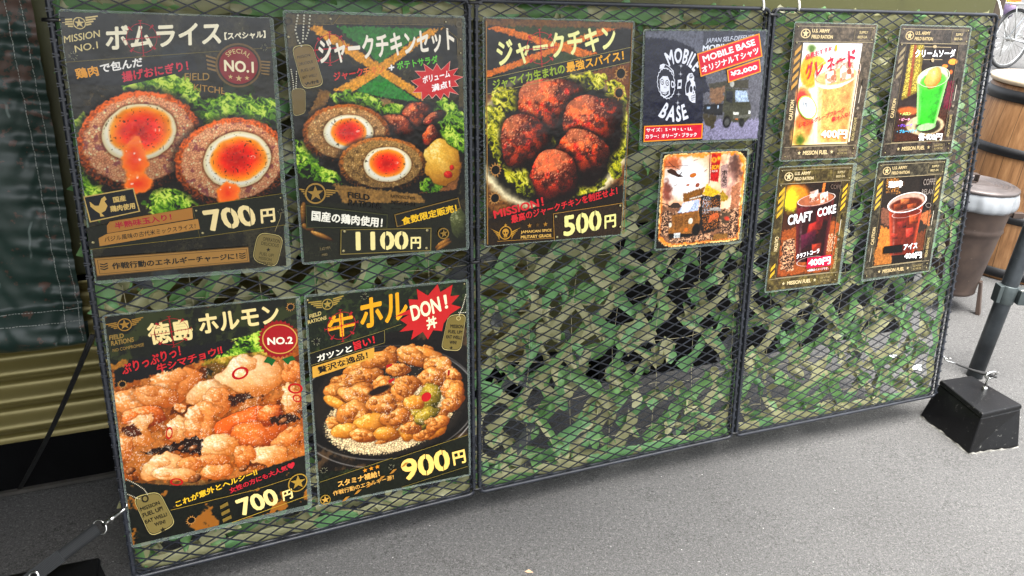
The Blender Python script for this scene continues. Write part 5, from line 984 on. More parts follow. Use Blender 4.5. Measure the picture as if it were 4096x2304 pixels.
def art_8(p, g):
    card(p,g,'#3a362c',3)
    p.quad('#2a2420','#3c3028',131)
    p.disc2((-.0502,.2339),(-.0260,.2324),(-.0522,.2453),'#6a4a28',.012); p.speck([(-.0761,.2468),(-.0403,.2458),(-.0277,.2074),(-.0730,.2105)],'#d89848',132); p.poly([(.0266,.2440),(.0733,.2424),(.0802,.1577),(.0380,.1656)],'#26201e',.002); p.poly([(-.0797,.1790),(-.0552,.1749),(-.0476,.1302),(-.0766,.1419)],'#7a5240',.006); p.poly([(-.0755,.1349),(-.0438,.1252),(-.0228,.0377),(-.0775,.0361)],'#b87838',.006); p.poly([(.0493,.1554),(.0788,.1649),(.0812,.1195),(.0456,.1415)],'#a86840',.006); p.poly([(.0337,.1044),(.0752,.1176),(.0781,.0349),(.0393,.0388)],'#6a3c24',.008); p.poly([(-.0841,.0771),(-.0303,.0816),(-.0228,.0377),(-.0790,.0363)],'#a06a34',.006); p.poly([(-.0270,.0622),(.0795,.0617),(.0786,.0324),(-.0224,.0353)],'#1c1814',.006)
    p.glass([(-.0555,.1680),(.0504,.1741),(.0426,.0555),(-.0324,.0579)],'#7a2c1c','#c85a38',133)
    p.disc2((-.0034,.1850),(.0563,.1924),(-.0095,.2073),'#b89888',.003); p.disc2((-.0032,.1803),(.0471,.1837),(-.0074,.1957),'#5a2414',.006); p.iced((-.0090,.1877),(.0062,.1878),(-.0103,.1947),'#c87848'); p.iced((.0148,.1744),(.0300,.1756),(.0135,.1814),'#b05a30'); p.iced((-.0285,.1775),(-.0135,.1788),(-.0297,.1846),'#8a4424'); p.iced((.0267,.1430),(.0420,.1441),(.0245,.1549),'#c86030'); p.iced((.0201,.1104),(.0323,.1117),(.0180,.1224),'#d04a3c'); p.iced((-.0083,.1317),(.0068,.1328),(-.0100,.1412),'#8a2c24'); p.iced((-.0282,.1051),(-.0158,.1040),(-.0294,.1123),'#a03c2c')
    g.ringe('#eae4e0',(-.0035,.1854),(.0573,.1923),(-.0097,.2085),.93); g.ringe('#c8a8a0',(-.0003,.1592),(.0463,.1626),(-.0026,.1687),.95)
    g.txt('#ffffff','珈琲',(-.0699,.2234),(-.0258,.2228),(-.0714,.2397),1); g.txt('#8a8078','COFFE',(.0390,.2237),(.0769,.2237),(.0383,.2387)); g.txt('#8a8078','RELAX',(.0381,.2018),(.0767,.2004),(.0376,.2146)); g.ringe('#8a8078',(.0661,.1741),(.0756,.1734),(.0649,.1801),.8)
    g.poly('#0c0b0a',[(-.0579,.0829),(.0018,.0829),(.0042,.0640),(-.0580,.0652)]); g.txt('#ffffff','アイス',(.0059,.0681),(.0501,.0693),(.0048,.0831),1); g.txt('#ffffff','400円',(.0125,.0451),(.0696,.0431),(.0103,.0610),1)
def art_9(p, g):
    p.base('#20231a','#3a3d24',.02,6)
    p.base2('#a86a28',.03,.66,.72,66,.8)
    p.poly([(-.1467,.3354),(.0795,.3514),(.1511,.3542),(.1492,.1725),(.1435,.1118),(.0170,.0936),(-.1536,.1337)],'#8a4a18',.003)
    p.lettuce((.0716,.3367),(.1283,.3434),(.0712,.3669),201); p.lettuce((.0329,.3184),(.0762,.3161),(.0301,.3384),202)
    p.poly([(-.0053,.3147),(.0120,.3151),(.0164,.2965),(-.0084,.2851)],'#1c3a1c',.003)
    p.stew([((-.0477,.2926),(-.0073,.2956),(-.0506,.3212),0),((-.1157,.2624),(-.0814,.2499),(-.1206,.2929),0),((-.0907,.2730),(-.0557,.2623),(-.0909,.2958),0),((-.0120,.2661),(.0231,.2681),(-.0096,.2889),1),((.0698,.2810),(.1181,.2607),(.0769,.3232),1),((.1313,.2768),(.1502,.2770),(.1331,.2987),0),((.1275,.2288),(.1466,.2306),(.1215,.2601),1),((.0011,.2398),(.0220,.2410),(.0038,.2665),0),((-.0547,.2443),(-.0448,.2368),(-.0522,.2527),0),((-.1069,.2376),(-.0744,.2323),(-.1062,.2551),2),((-.1263,.2146),(-.0961,.2172),(-.1261,.2406),1),((-.0602,.2092),(-.0394,.2045),(-.0538,.2364),1),((-.0210,.2062),(.0069,.2000),(-.0170,.2438),0),((-.1465,.1892),(-.1325,.1896),(-.1433,.2147),0),((.0533,.1997),(.1125,.2069),(.0504,.2239),3),((.0698,.1681),(.1347,.1656),(.0690,.1983),2),((.1173,.1552),(.1436,.1616),(.1227,.1765),0),((-.0020,.1627),(.0303,.1591),(-.0013,.1862),1),((-.0164,.1384),(.0122,.1334),(-.0131,.1535),0),((.0803,.1250),(.1111,.1238),(.0804,.1474),1),((.0387,.1370),(.0598,.1360),(.0407,.1587),0),((-.0891,.1406),(-.0443,.1294),(-.0858,.1689),1),((-.0499,.1387),(-.0304,.1338),(-.0483,.1540),0),((-.0714,.1243),(-.0306,.1159),(-.0697,.1396),1),((-.0053,.1135),(.0223,.1127),(-.0035,.1312),0),((.0859,.2014),(.1100,.2039),(.0841,.2188),2)],205)
    p.poly([(-.1229,.1788),(-.0746,.1817),(-.0347,.1870),(-.0257,.1781),(-.0316,.1539),(-.0762,.1686),(-.1052,.1678)],'#2c1408',.008); p.poly([(.0867,.1984),(.1334,.1964),(.1397,.1829),(.1065,.1780),(.0876,.1882)],'#3a1c0c',.006); p.poly([(.0245,.2496),(.0540,.2529),(.0629,.2419),(.0276,.2325)],'#44200c',.006); p.poly([(-.1479,.2269),(-.1272,.2316),(-.1161,.2085),(-.1407,.2104)],'#5a2810',.008)
    p.gloss([(-.1473,.2982),(-.0039,.3127),(.1488,.3033),(.1454,.1114),(.0174,.0976),(-.1497,.1404)],301)
    p.bubbles([((-.0410,.1676),.00715),((-.0594,.1727),.00556),((-.0448,.1095),.01032),((.0361,.1102),.00794),((-.1409,.1478),.00794),((.1109,.1872),.00794)],206)
    p.poly([(-.1521,.1333),(-.1298,.1227),(-.0833,.1066),(-.0345,.0948),(.0171,.0946),(.1454,.1114),(.1452,.0088),(-.1553,.0075)],'#1f221c',.002)
    p.base3([(-.1533,.1240),(.0166,.0896),(.1452,.1093),(.1452,.0088),(-.1553,.0075)],'#a06a2a',.03,.6,.66,67)
    p.poly([(-.1444,.4168),(.1480,.4102),(.1482,.3817),(.0635,.3540),(-.1463,.3387)],'#20241b',.003)
    p.base3([(-.1444,.4168),(.1480,.4102),(.1482,.3817),(.0635,.3540),(-.1463,.3387)],'#3d4424',.04,.5,.6,68)
    p.poly([(-.1467,.3354),(-.0456,.3514),(.0471,.3497),(.0291,.3280),(-.0420,.3161),(-.1441,.3010)],'#1b1c1e',.006)
    p.poly([(-.1465,.3370),(-.1242,.3448),(-.1224,.3360),(-.1448,.3283)],'#a8742c',.008)
    for a,b,c in (((.0461,.2891),(.0598,.2883),(.0488,.3003)),((.1356,.2442),(.1478,.2455),(.1312,.2544)),((.1375,.2248),(.1452,.2233),(.1364,.2326)),((-.0754,.2030),(-.0706,.2000),(-.0726,.2138)),((-.0737,.1110),(-.0633,.1083),(-.0730,.1178))): g.ringe('#c01820',a,b,c,.68)
    g.wings('#a8823c',(-.1194,.4010),(-.1459,.3999),(-.0917,.4070),.01056,.01207)
    g.txt('#a08448','FIELD',(-.1439,.3786),(-.1229,.3797),(-.1435,.3864),1); g.txt('#a08448','RATIONS',(-.1423,.3689),(-.1094,.3708),(-.1420,.3771),1); g.txt('#a08448','NO COMPROMISE',(-.1416,.3583),(-.0959,.3614),(-.1412,.3637))
    g.txt('#f0dca0','徳島',(-.0874,.3611),(-.0200,.3609),(-.0894,.3984),1); g.txt('#f0dca0','ホルモン',(-.0104,.3679),(.1189,.3701),(-.0120,.4024),1)
    g.cross('#b01e30',(-.0532,.3792),(-.0228,.3802),(-.0543,.4055),.00106)
    g.txt('#d03038','ぷりっぷりっ！',(-.1320,.3174),(-.0428,.3363),(-.1328,.3354),1); g.txt('#d03038','牛シマチョウ‼',(-.0813,.3121),(.0216,.3293),(-.0824,.3270),1)
    g.hole2((-.1346,.3025),.00423); g.hole2((.1384,.3952),.00453)
    g.poly('#1f6a30',[(.0932,.3122),(.1065,.3035),(.0990,.2930),(.0945,.2992),(.0857,.3027)]); g.poly('#1f6a30',[(.1166,.3035),(.1354,.3066),(.1398,.2975),(.1313,.2972),(.1265,.2907)])
    g.seal('#a01820',(.1138,.3404),(.1459,.3350),(.1166,.3731)); g.ringe('#d8a858',(.1163,.3400),(.1459,.3350),(.1186,.3669),.93); g.disc('#b01824',(.1163,.3400),(.1429,.3355),(.1183,.3639)); g.txt('#f8f0d8','NO.2',(.0950,.3327),(.1375,.3282),(.0953,.3461),1)
    g.tag('#8a7c4c',(-.1437,.1000),(-.1026,.1018),(-.0828,.0308),(-.1249,.0177)); g.dots('#d0c8b0',.00127,[(-.1487,.1353),(-.1347,.1220),(-.1249,.1106),(-.1193,.0973)]); g.dots('#d0c8b0',.00127,[(-.1499,.1075),(-.1363,.0960),(-.1273,.0916)]); g.ringe('#2c2818',(-.1252,.0926),(-.1196,.0911),(-.1243,.0997),.6)
    for k,(s,a,b,c) in enumerate((('MISSION',(-.1338,.0706),(-.1032,.0761),(-.1353,.0780)),('FUEL UP!',(-.1314,.0579),(-.0997,.0640),(-.1328,.0663)),('EAT WELL!',(-.1294,.0453),(-.0946,.0515),(-.1304,.0526)),('WIN!',(-.1161,.0364),(-.0986,.0384),(-.1169,.0437)))): g.txt('#2a2618',s,a,b,c,1)
    g.star('#2a2618',(-.1044,.0273),(-.1047,.0327))
    g.txt('#e8c038','これが意外とヘルシー‼',(-.0791,.0634),(.0586,.0933),(-.0805,.0759),1); g.txt('#c83040','女性の方にも大人気♥',(.0100,.0667),(.1252,.0922),(.0082,.0785),1)
    g.line('#b89a40',.00079,[(-.0885,.0609),(.0497,.0644),(.1161,.0723)]); g.line('#c8aa48',.00095,[(.0071,.0101),(.1449,.0295)])
    g.txt('#f0dc98','700',(.0247,.0177),(.0929,.0264),(.0156,.0527),1); g.txt('#f0dc98','円',(.0987,.0291),(.1166,.0317),(.0975,.0486),1)
    g.bars('#8a7438',(-.0099,.0514),(.0039,.0497),(-.0070,.0110),(.0087,.0086),3,1); g.hole2((-.0582,.0330),.00508); g.ringe('#b09040',(.1268,.0600),(.1444,.0608),(.1278,.0778),.88); g.star('#b09040',(.1274,.0609),(.1280,.0752))
def art_10(p, g):
    p.base('#1c2218','#343c22',.015,7)
    p.poly([(-.1532,.3112),(-.0149,.3324),(.1530,.3263),(.1499,.0927),(-.0739,.0714),(-.1516,.0801)],'#1c1815',.004)
    p.base3([(-.1532,.3112),(-.0149,.3324),(.1530,.3263),(.1499,.0927),(-.0739,.0714),(-.1516,.0801)],'#5a4630',.03,.52,.7,71)
    p.disc2((-.0033,.1971),(.1778,.1806),(-.0105,.3209),'#141211',.006); p.ringp((-.0070,.1908),(.1702,.1747),(-.0112,.3075),'#8a8680',.985,.02,72); p.ringp((-.0075,.1802),(.1701,.1673),(-.0114,.3024),'#c8c4c0',.99,.006,73)
    p.disc2((-.0034,.1936),(.1463,.1832),(-.0064,.3050),'#2c2620',.01)
    p.rice((-.0048,.1654),(.1220,.1660),(-.0045,.2411),74); 
    p.stew([((-.0052,.2953),(.0114,.2942),(-.0063,.3057),4),((.0311,.2822),(.0549,.2797),(.0286,.3032),4),((.0689,.2842),(.0827,.2819),(.0676,.2966),4),((.0632,.2713),(.1101,.2559),(.0606,.2926),4),((-.0590,.2693),(-.0296,.2707),(-.0613,.2849),4),((-.0241,.2799),(.0124,.2803),(-.0249,.2970),4),((.0080,.2569),(.0316,.2543),(.0070,.2709),4),((-.0955,.2490),(-.0667,.2469),(-.0961,.2644),4),((-.0534,.2529),(-.0206,.2536),(-.0541,.2701),4),((.0919,.2414),(.1238,.2320),(.0944,.2658),4),((.1199,.2219),(.1396,.2145),(.1203,.2380),4),((.0791,.2260),(.1073,.2207),(.0782,.2510),4),((.0252,.2240),(.0509,.2208),(.0243,.2434),4),((-.0233,.2316),(-.0049,.2333),(-.0258,.2477),4),((-.0729,.2258),(-.0418,.2266),(-.0735,.2414),4),((.1156,.1956),(.1409,.1906),(.1144,.2193),4),((.1225,.1843),(.1425,.1803),(.1214,.2100),4),((-.1045,.2331),(-.0741,.2322),(-.1047,.2535),4),((-.0654,.2150),(-.0233,.2012),(-.0656,.2391),4),((-.0155,.2224),(.0060,.2146),(-.0145,.2413),4),((.0175,.2053),(.0394,.1938),(.0186,.2297),4),((-.1016,.2034),(-.0691,.1792),(-.1084,.2219),5),((-.0351,.1666),(.0057,.1703),(-.0374,.1865),5),((-.0976,.1661),(-.0777,.1723),(-.0996,.1857),5),((-.0261,.1450),(.0133,.1489),(-.0287,.1599),5),((.0652,.1813),(.0904,.1943),(.0612,.2162),6),((.0416,.1609),(.0790,.1712),(.0386,.1742),6),((.0226,.1251),(.0384,.1252),(.0201,.1475),5),((.0771,.1147),(.1026,.1202),(.0758,.1298),5),((-.0675,.1789),(-.0411,.1785),(-.0681,.1964),5),((-.0449,.1403),(-.0195,.1418),(-.0458,.1547),5),((.0025,.1764),(.0264,.1731),(.0016,.1926),4),((-.0827,.1452),(-.0601,.1366),(-.0836,.1560),4),((.0890,.1509),(.1145,.1547),(.0859,.1662),4),((-.0155,.1210),(.0103,.1206),(-.0166,.1321),4),((.0574,.1136),(.0807,.1157),(.0561,.1268),4),((-.1132,.1731),(-.0975,.1679),(-.1139,.1871),4),((.1129,.1642),(.1311,.1641),(.1116,.1810),4),((.0237,.1503),(.0411,.1502),(.0225,.1632),5),((.0493,.1338),(.0707,.1364),(.0463,.1472),6)],75)
    p.stew([((-.0769,.1861),(-.0442,.1827),(-.0770,.2104),4),((-.0490,.1572),(-.0119,.1580),(-.0512,.1771),5),((.0019,.1622),(.0329,.1628),(.0011,.1820),4),((-.0921,.1509),(-.0660,.1486),(-.0927,.1668),5),((-.0601,.1366),(-.0337,.1306),(-.0609,.1510),4),((-.0201,.1311),(.0072,.1286),(-.0210,.1457),5),((.0317,.1322),(.0563,.1322),(.0305,.1470),4),((.0605,.1514),(.0856,.1553),(.0594,.1680),6),((.0848,.1297),(.1102,.1315),(.0835,.1447),4),((-.0254,.1928),(.0031,.1887),(-.0260,.2122),4),((.0424,.1824),(.0652,.1813),(.0413,.1987),5)],77)
    p.gloss([(-.0943,.2674),(.0219,.3026),(.1243,.2534),(.1367,.1685),(.0307,.1086),(-.1015,.1565)],302)
    p.disc2((-.0272,.2220),(-.0052,.2264),(-.0285,.2292),'#2a1a14',.006)
    g.poly('#b82028',[(-.0131,.2694),(-.0014,.2707),(-.0007,.2671),(-.0126,.2624)]); g.poly('#b82028',[(-.0114,.2380),(.0014,.2417),(.0020,.2372),(-.0083,.2313)]); g.disc('#c02028',(.0634,.1907),(.0734,.1905),(.0641,.2004)); g.poly('#a81820',[(.1087,.2383),(.1131,.2375),(.1119,.2270),(.1074,.2260)])
    p.poly([(-.1496,.4183),(.1495,.4094),(.1500,.3511),(.0320,.3417),(-.1528,.3160)],'#1f2819',.002)
    p.base3([(-.1496,.4183),(.1495,.4094),(.1500,.3511),(.0320,.3417),(-.1528,.3160)],'#3a4624',.008,.45,.7,76)
    p.poly([(-.1515,.3141),(-.0130,.3371),(-.0133,.3137),(-.1501,.2918)],'#1b1d18',.002)
    p.poly([(-.1499,.0599),(-.0090,.0774),(-.0065,.0750),(.1461,.0926),(.1528,.0031),(-.1526,.0108)],'#20241a',.002)
    g.wings('#b09850',(-.1143,.4011),(-.1470,.4038),(-.0850,.4108),.00997,.01527); g.txt('#d0bc7c','FIELD',(-.1469,.3793),(-.1259,.3833),(-.1472,.3865),1); g.txt('#d0bc7c','RATIONS',(-.1503,.3695),(-.1174,.3740),(-.1505,.3764),1)
    g.txt('#f0b020','牛',(-.1171,.3356),(-.0676,.3393),(-.1171,.3795),1); g.txt('#f0b020','ホル',(-.0577,.3451),(.0317,.3544),(-.0576,.4013),1)
    g.cross('#c02838',(-.0918,.3582),(-.0618,.3613),(-.0927,.3879),.00129)
    g.poly('#c82c2c',[(.0506,.4083),(.0719,.3929),(.0914,.4124),(.0965,.3963),(.1210,.4078),(.1164,.3859),(.1345,.3856),(.1177,.3696),(.1378,.3615),(.1163,.3509),(.1018,.3342),(.0979,.3193),(.0806,.3238),(.0693,.3070),(.0600,.3237),(.0366,.3118),(.0416,.3301),(.0148,.3306),(.0303,.3420),(.0166,.3534),(.0345,.3615),(.0062,.3608),(.0366,.3713),(.0341,.3908),(.0523,.3874)])
    g.txt('#f8f0c8','DON',(.0406,.3471),(.0982,.3588),(.0355,.3773),1); g.txt('#f8f0c8','！',(.1053,.3620),(.1118,.3628),(.1018,.3896),1); g.txt('#f8f0c8','丼',(.0687,.3257),(.0895,.3284),(.0661,.3500),1)
    g.txt('#f4eedc','ガツンと',(-.1382,.2971),(-.0751,.3074),(-.1393,.3096),1); g.txt('#d83038','旨い！',(-.0714,.3076),(-.0321,.3151),(-.0733,.3245),1)
    g.line('#a89858',.00064,[(-.1514,.3150),(-.0138,.3376),(-.0142,.3138),(-.1500,.2926)]); g.line('#a89858',.00064,[(-.0129,.3388),(.0187,.3447)])
    g.poly('#d8a848',[(-.1485,.2894),(-.0344,.3080),(-.0352,.2878),(-.1488,.2680)]); g.txt('#1f1c14','贅沢な逸品！',(-.1384,.2740),(-.0465,.2890),(-.1397,.2875),1)
    g.tag('#857640',(.1110,.3492),(.1481,.3471),(.1356,.2727),(.0946,.2824)); g.dots('#e8e0c8',.00129,[(.1475,.3850),(.1433,.3693),(.1391,.3579),(.1320,.3434)]); g.dots('#e8e0c8',.00129,[(.1464,.3499),(.1393,.3501),(.1296,.3524)]); g.ringe('#c8b880',(.1319,.3400),(.1365,.3393),(.1320,.3443),.7)
    for s,a,b,c in (('MISSION',(.1147,.3232),(.1412,.3180),(.1154,.3304)),('FUEL UP!',(.1103,.3135),(.1386,.3072),(.1111,.3203)),('EAT WELL!',(.1058,.3038),(.1376,.2963),(.1067,.3106)),('WIN!',(.1125,.2911),(.1267,.2881),(.1131,.2981))): g.txt('#241f12',s,a,b,c,1)
    g.star('#241f12',(.1158,.2828),(.1160,.2870)); g.rivet((-.1477,.4133),.00289); g.rivet((.1450,.4063),.00225); g.hole((-.0481,.4067),.00482); g.hole((-.1384,.3363),.00514); g.hole((-.1410,.0828),.00482); g.hole((-.0120,.0593),.00450)
    g.line('#b09a48',.00064,[(-.1498,.0608),(-.0739,.0705),(-.0090,.0783)]); g.line('#b09a48',.00064,[(-.0074,.0748),(.1471,.0929)]); g.line('#9a8844',.00064,[(.0071,.0107),(.1465,.0233)])
    g.star('#e0982c',(-.0634,.0647),(-.0639,.0696)); g.star('#e0982c',(-.0515,.0658),(-.0521,.0707)); g.star('#e0982c',(-.0396,.0665),(-.0402,.0714))
    g.txt('#e0b060','スタミナ補給！',(-.1163,.0418),(-.0351,.0451),(-.1178,.0553),1); g.txt('#e0b060','作戦行動のエネルギー源！',(-.1263,.0262),(-.0081,.0322),(-.1269,.0367))
    g.txt('#f0cc78','900',(.0111,.0220),(.1109,.0263),(.0054,.0693),1); g.line('#20241a',.00161,[(.0569,.0756),(.0594,.0210)]); g.line('#20241a',.00161,[(.0913,.0796),(.0952,.0254)]); g.txt('#f0cc78','円',(.1167,.0316),(.1439,.0327),(.1128,.0623),1)
    for k in range(6): g.poly('#b08038',[((-.1109,.0104)[0]+k*.0236,(-.1109,.0104)[1]+k*.0088),((-.1042,.0110)[0]+k*.0236,(-.1042,.0110)[1]+k*.0088),((-.0955,.0179)[0]+k*.0236,(-.0955,.0179)[1]+k*.0088),((-.1029,.0184)[0]+k*.0236,(-.1029,.0184)[1]+k*.0088)])
    g.ringe('#b09040',(-.1416,.0224),(-.1319,.0207),(-.1409,.0326),.85); g.star('#c8a050',(-.1416,.0224),(-.1420,.0307))
poster(0,.1632,.5893,'menu_poster','large menu poster of two halved egg rice balls, 700 yen, beside the green tarp','poster',[(-.1501,.0106),(.1471,.0000),(.1484,.4054),(-.1455,.4113)],[(-.1473,.0158),(.1390,.0080),(.1426,.4043),(-.1445,.4076)],290,art_0)
poster(0,.4818,.5898,'menu_poster','laminated jerk chicken set poster with a food box picture, priced 1100 yen, beside the hinge','poster',[(-.1533,.0052),(.1558,.0000),(.1529,.4137),(-.1554,.4166)],[(-.1492,.0095),(.1493,.0046),(.1473,.4100),(-.1516,.4122)],260,art_1)
poster(1,.1701,.5893,'menu_poster','laminated poster of five dark jerk chicken pieces in a bowl, priced 500 yen','poster',[(-.1515,.0026),(.1487,.0000),(.1554,.4121),(-.1526,.4142)],[(-.1479,.0046),(.1440,.0025),(.1511,.4089),(-.1489,.4113)],240,art_2)
poster(1,.4949,.7667,'shirt_poster','small laminated navy poster offering a printed T-shirt for 2,000 yen with a parked truck','poster',[(-.1465,.0000),(.1494,.0007),(.1471,.2226),(-.1501,.2200)],[(-.1405,.0066),(.1445,.0041),(.1423,.2202),(-.1455,.2169)],220,art_3)
poster(1,.5091,.5456,'art_poster','small laminated picture of a brown food truck in flames and smoke under the shirt poster','picture',[(-.1124,.0035),(.1095,.0000),(.1119,.2046),(-.1090,.2066)],[(-.1077,.0073),(.1042,.0061),(.1064,.2007),(-.1047,.2029)],190,art_4)
poster(2,.1655,.7154,'drink_poster','drink card of an orange iced drink on a white background','poster',[(-.1133,.0036),(.1037,.0000),(.1176,.2894),(-.1079,.2910)],[(-.1083,.0066),(.0987,.0042),(.1130,.2873),(-.1057,.2881)],190,art_5)
poster(2,.4528,.7153,'drink_poster','drink card of a green cream soda with a scoop on top','poster',[(-.1155,.0000),(.1097,.0005),(.1111,.2884),(-.1053,.2900)],[(-.1116,.0032),(.1040,.0043),(.1070,.2857),(-.1026,.2869)],180,art_6)
poster(2,.1593,.4215,'drink_poster','drink card of a dark cola with ice and orange straw, lower left card','poster',[(-.1123,.0013),(.1052,.0000),(.1135,.2847),(-.1065,.2862)],[(-.1079,.0055),(.0986,.0044),(.1016,.2814),(-.1035,.2838)],180,art_7)
poster(2,.4435,.4196,'drink_poster','drink card of iced coffee in a plastic cup with a black blank strip','poster',[(-.1121,.0000),(.1081,.0048),(.1147,.2857),(-.1106,.2862)],[(-.1077,.0070),(.1024,.0079),(.1047,.2827),(-.1073,.2838)],180,art_8)
poster(0,.1654,.1285,'menu_poster','poster of orange offal stew with red chilli rings, 700 yen, above the webbing strap','poster',[(-.1563,.0046),(.1495,.0000),(.1559,.4126),(-.1490,.4206)],[(-.1532,.0105),(.1418,.0095),(.1480,.4101),(-.1456,.4176)],280,art_9)
poster(0,.4814,.1187,'menu_poster','laminated poster of a fried offal rice bowl under a red starburst, priced 900 yen','poster',[(-.1543,.0096),(.1539,.0000),(.1540,.4140),(-.1536,.4228)],[(-.1507,.0149),(.1501,.0044),(.1488,.4103),(-.1496,.4182)],240,art_10)
bpy.data.objects.remove(_fo)

# ------------------------------------------------------------------ ties, hooks, straps and ballast
tie = mottled('black_nylon', '#0d0d0e', '#1a1a1c', 60, .4, bump=0)
def cable_tie(M, label, rx=.012, h=.005):
    t = thing('cable_tie', label, 'cable tie', M, 'cable ties holding the boards'); m = MB(); P = [(rx * math.cos(a), .004 + .0105 * math.sin(a), 0) for a in (2 * math.pi * k / 20 for k in range(20))]
    Q = [(p[0] * 1.09, .004 + (p[1] - .004) * 1.1, 0) for p in P]
    v = [(p[0], p[1], z) for p, z in [(p, -h / 2) for p in P] + [(p, h / 2) for p in P] + [(p, -h / 2) for p in Q] + [(p, h / 2) for p in Q]]
    f = []
    for i in range(20): j = (i + 1) % 20; f += [(40 + i, 40 + j, 60 + j, 60 + i), (j, i, 20 + i, 20 + j), (20 + i, 60 + i, 60 + j, 20 + j), (i, j, 40 + j, 40 + i)]
    m.add(v, f, True); m.build('band', tie, t)
    m = MB(); m.box((rx * .9, -.004, -h * .7), (rx * .9 + .0065, .0035, h * .7)); m.build('lock_head', tie, t, .0008)
for M, l in ((PM(1, 0, 1.026), 'black cable tie at the top of the joint beside the 1100 yen poster'), (PM(1, 0, .565), 'black cable tie at mid height of the joint below the 1100 yen poster'), (PM(1, 0, .0845), 'black cable tie at the foot of the joint beside the 900 yen poster'),
             (PM(2, 0, 1.018), 'black cable tie at the top of the joint left of the drink cards'), (PM(2, 0, .0835), 'black cable tie at the foot of the joint left of the drink cards'), (PM(0, .0075, .986), 'black cable tie on the outer rod at the upper left corner of the boards')): cable_tie(M, l)
white = mottled('white_plastic', '#c8c4ba', '#deded6', 30, .5, bump=0)
for M, l in ((PM(1, .6215, 1.03), 'white hook over the top rod of the middle board'), (PM(2, .0614, 1.032), 'white hook over the top rod of the right board, beside the joint'), (PM(2, .645, 1.03), 'white hook at the outer top corner of the right board')):
    t = thing('hanging_hook', l, 'hook', M, 'white hooks holding up the boards'); m = MB(); m.tube([(0, -.0055, -.004), (.001, -.0065, .002), (.003, -.003, .009), (.007, .01, .03), (.009, .03, .05), (.010, .24, .07), (.010, .30, .075)], .0026, 8); m.build('hook', white, t)
elastic = mottled('black_elastic', '#0b0b0b', '#1b1b1b', 180, .75, bump=.3, bscale=700)
m = MB(); a = PM(0) @ Vector((-.001, .008, .5155)); b = Vector((-1.0265, 1.4908, .004))
for o_ in (-.0022, .0022): m.tube([tuple(a + (b - a) * t + Vector((o_, 0, -.012 * math.sin(math.pi * t)))) for t in np.linspace(0, 1, 14)], .0024, 6)
o = m.build('elastic_cord', elastic); tag(o, 'doubled black elastic cord from the left board down to the foot of the truck', 'cord')

def block_mat():
    t = NT('scuffed_black_rubber'); v = t.coord(); c = t.ramp(t.noise(v, 12, 4), [(.3, lx('#050506')), (.7, lx('#0d0e10'))])
    n = t.noise(v, 90, 6, .75); c = t.mix(t.ramp(n, [(.62, (0, 0, 0)), (.69, (.75, .75, .75))]), c, lx('#6a6a66')); t.base(c); t.set(Roughness=.42); t.b.inputs['Specular IOR Level'].default_value = .3; t.bump(n, .2, .002); return t.m
BLK = block_mat(); chip = mottled('bare_concrete', '#6a6862', '#a09e96', 60, .9)
def ballast(base, top, h, label, bolt=None):
    c = sum((Vector((*p, 0)) for p in base), Vector()) / 4; t = thing('ballast_block', label, 'ballast block', Matrix.Translation(c), 'black ballast blocks')
    L = lambda p, z: Vector((p[0] - c.x, p[1] - c.y, z)); m = MB(); T = [Vector((p[0], p[1])) for p in top]; mt = sum(T, Vector((0, 0))) / 4
    m.hexa([tuple(L(p, .003)) for p in base] + [tuple(L(mt + (p - mt) * .99, h - .012)) for p in T]); m.build('block', BLK, t, .004)
    m = MB(); m.hexa([tuple(L(mt + (p - mt) * 1.015, h - .0118)) for p in T] + [tuple(L(mt + (p - mt) * .985, h)) for p in T]); m.build('lid', BLK, t, .003)
    m = MB(); B = [Vector((p[0], p[1])) for p in base]; mb = sum(B, Vector((0, 0))) / 4; rj = random.Random(3); P = []; Q = []
    for i in range(4):
        for k in range(14): q = B[i] + (B[(i + 1) % 4] - B[i]) * k / 14; e = (q - mb).normalized(); P.append(tuple(L(q + e * rj.uniform(-.001, .0022), 0))); Q.append(tuple(L(q, rj.choice((.0015, .003, .003, .006)))))
    n = len(P); m.add(P + Q, [(i, (i + 1) % n, n + (i + 1) % n, n + i) for i in range(n)]); m.build('worn_edge', chip, t)
    if bolt:
        bx = Vector((bolt[0] - c.x, bolt[1] - c.y, h)); m = MB(); Mb = Matrix.Translation(bx); m.lathe([(.0, .009), (.006, .009), (.0075, .006), (.0075, 0)], 6, Mb); m.tube([bx, bx + Vector((0, 0, .02)), bx + Vector((.002, .001, .03)), bx + Vector((.003, .002, .034))], .0032, 8)
        R0 = bx + Vector((.006, .002, .043)); m.tube([tuple(R0 + Vector((.017 * math.cos(a), .006 * math.cos(a), .0095 * math.sin(a)))) for a in np.linspace(-1.9, 4.0, 22)], .0032, 8); m.build('eye_bolt', steel, t)
    return t
ballast([(1.156, 1.820), (1.308, 1.863), (1.255, 2.037), (1.1105, 1.992)], [(1.1666, 1.8348), (1.3013, 1.892), (1.243, 2.036), (1.1396, 1.9998)], .11, 'scuffed black ballast block with an eye bolt beside the right board', (1.238, 1.96))
e1, e2 = Vector((-.926, -.376)), Vector((.376, -.926)); c0 = Vector((-.7143, 1.2127))
tp4 = [c0 + e2 * .15, c0, c0 + e1 * .16, c0 + e1 * .16 + e2 * .15]; mid = sum(tp4, Vector((0, 0))) / 4
ballast([tuple(mid + (p - mid) * 1.13) for p in tp4], [tuple(p) for p in tp4], .10, 'black ballast block at the lower left under the webbing strap')
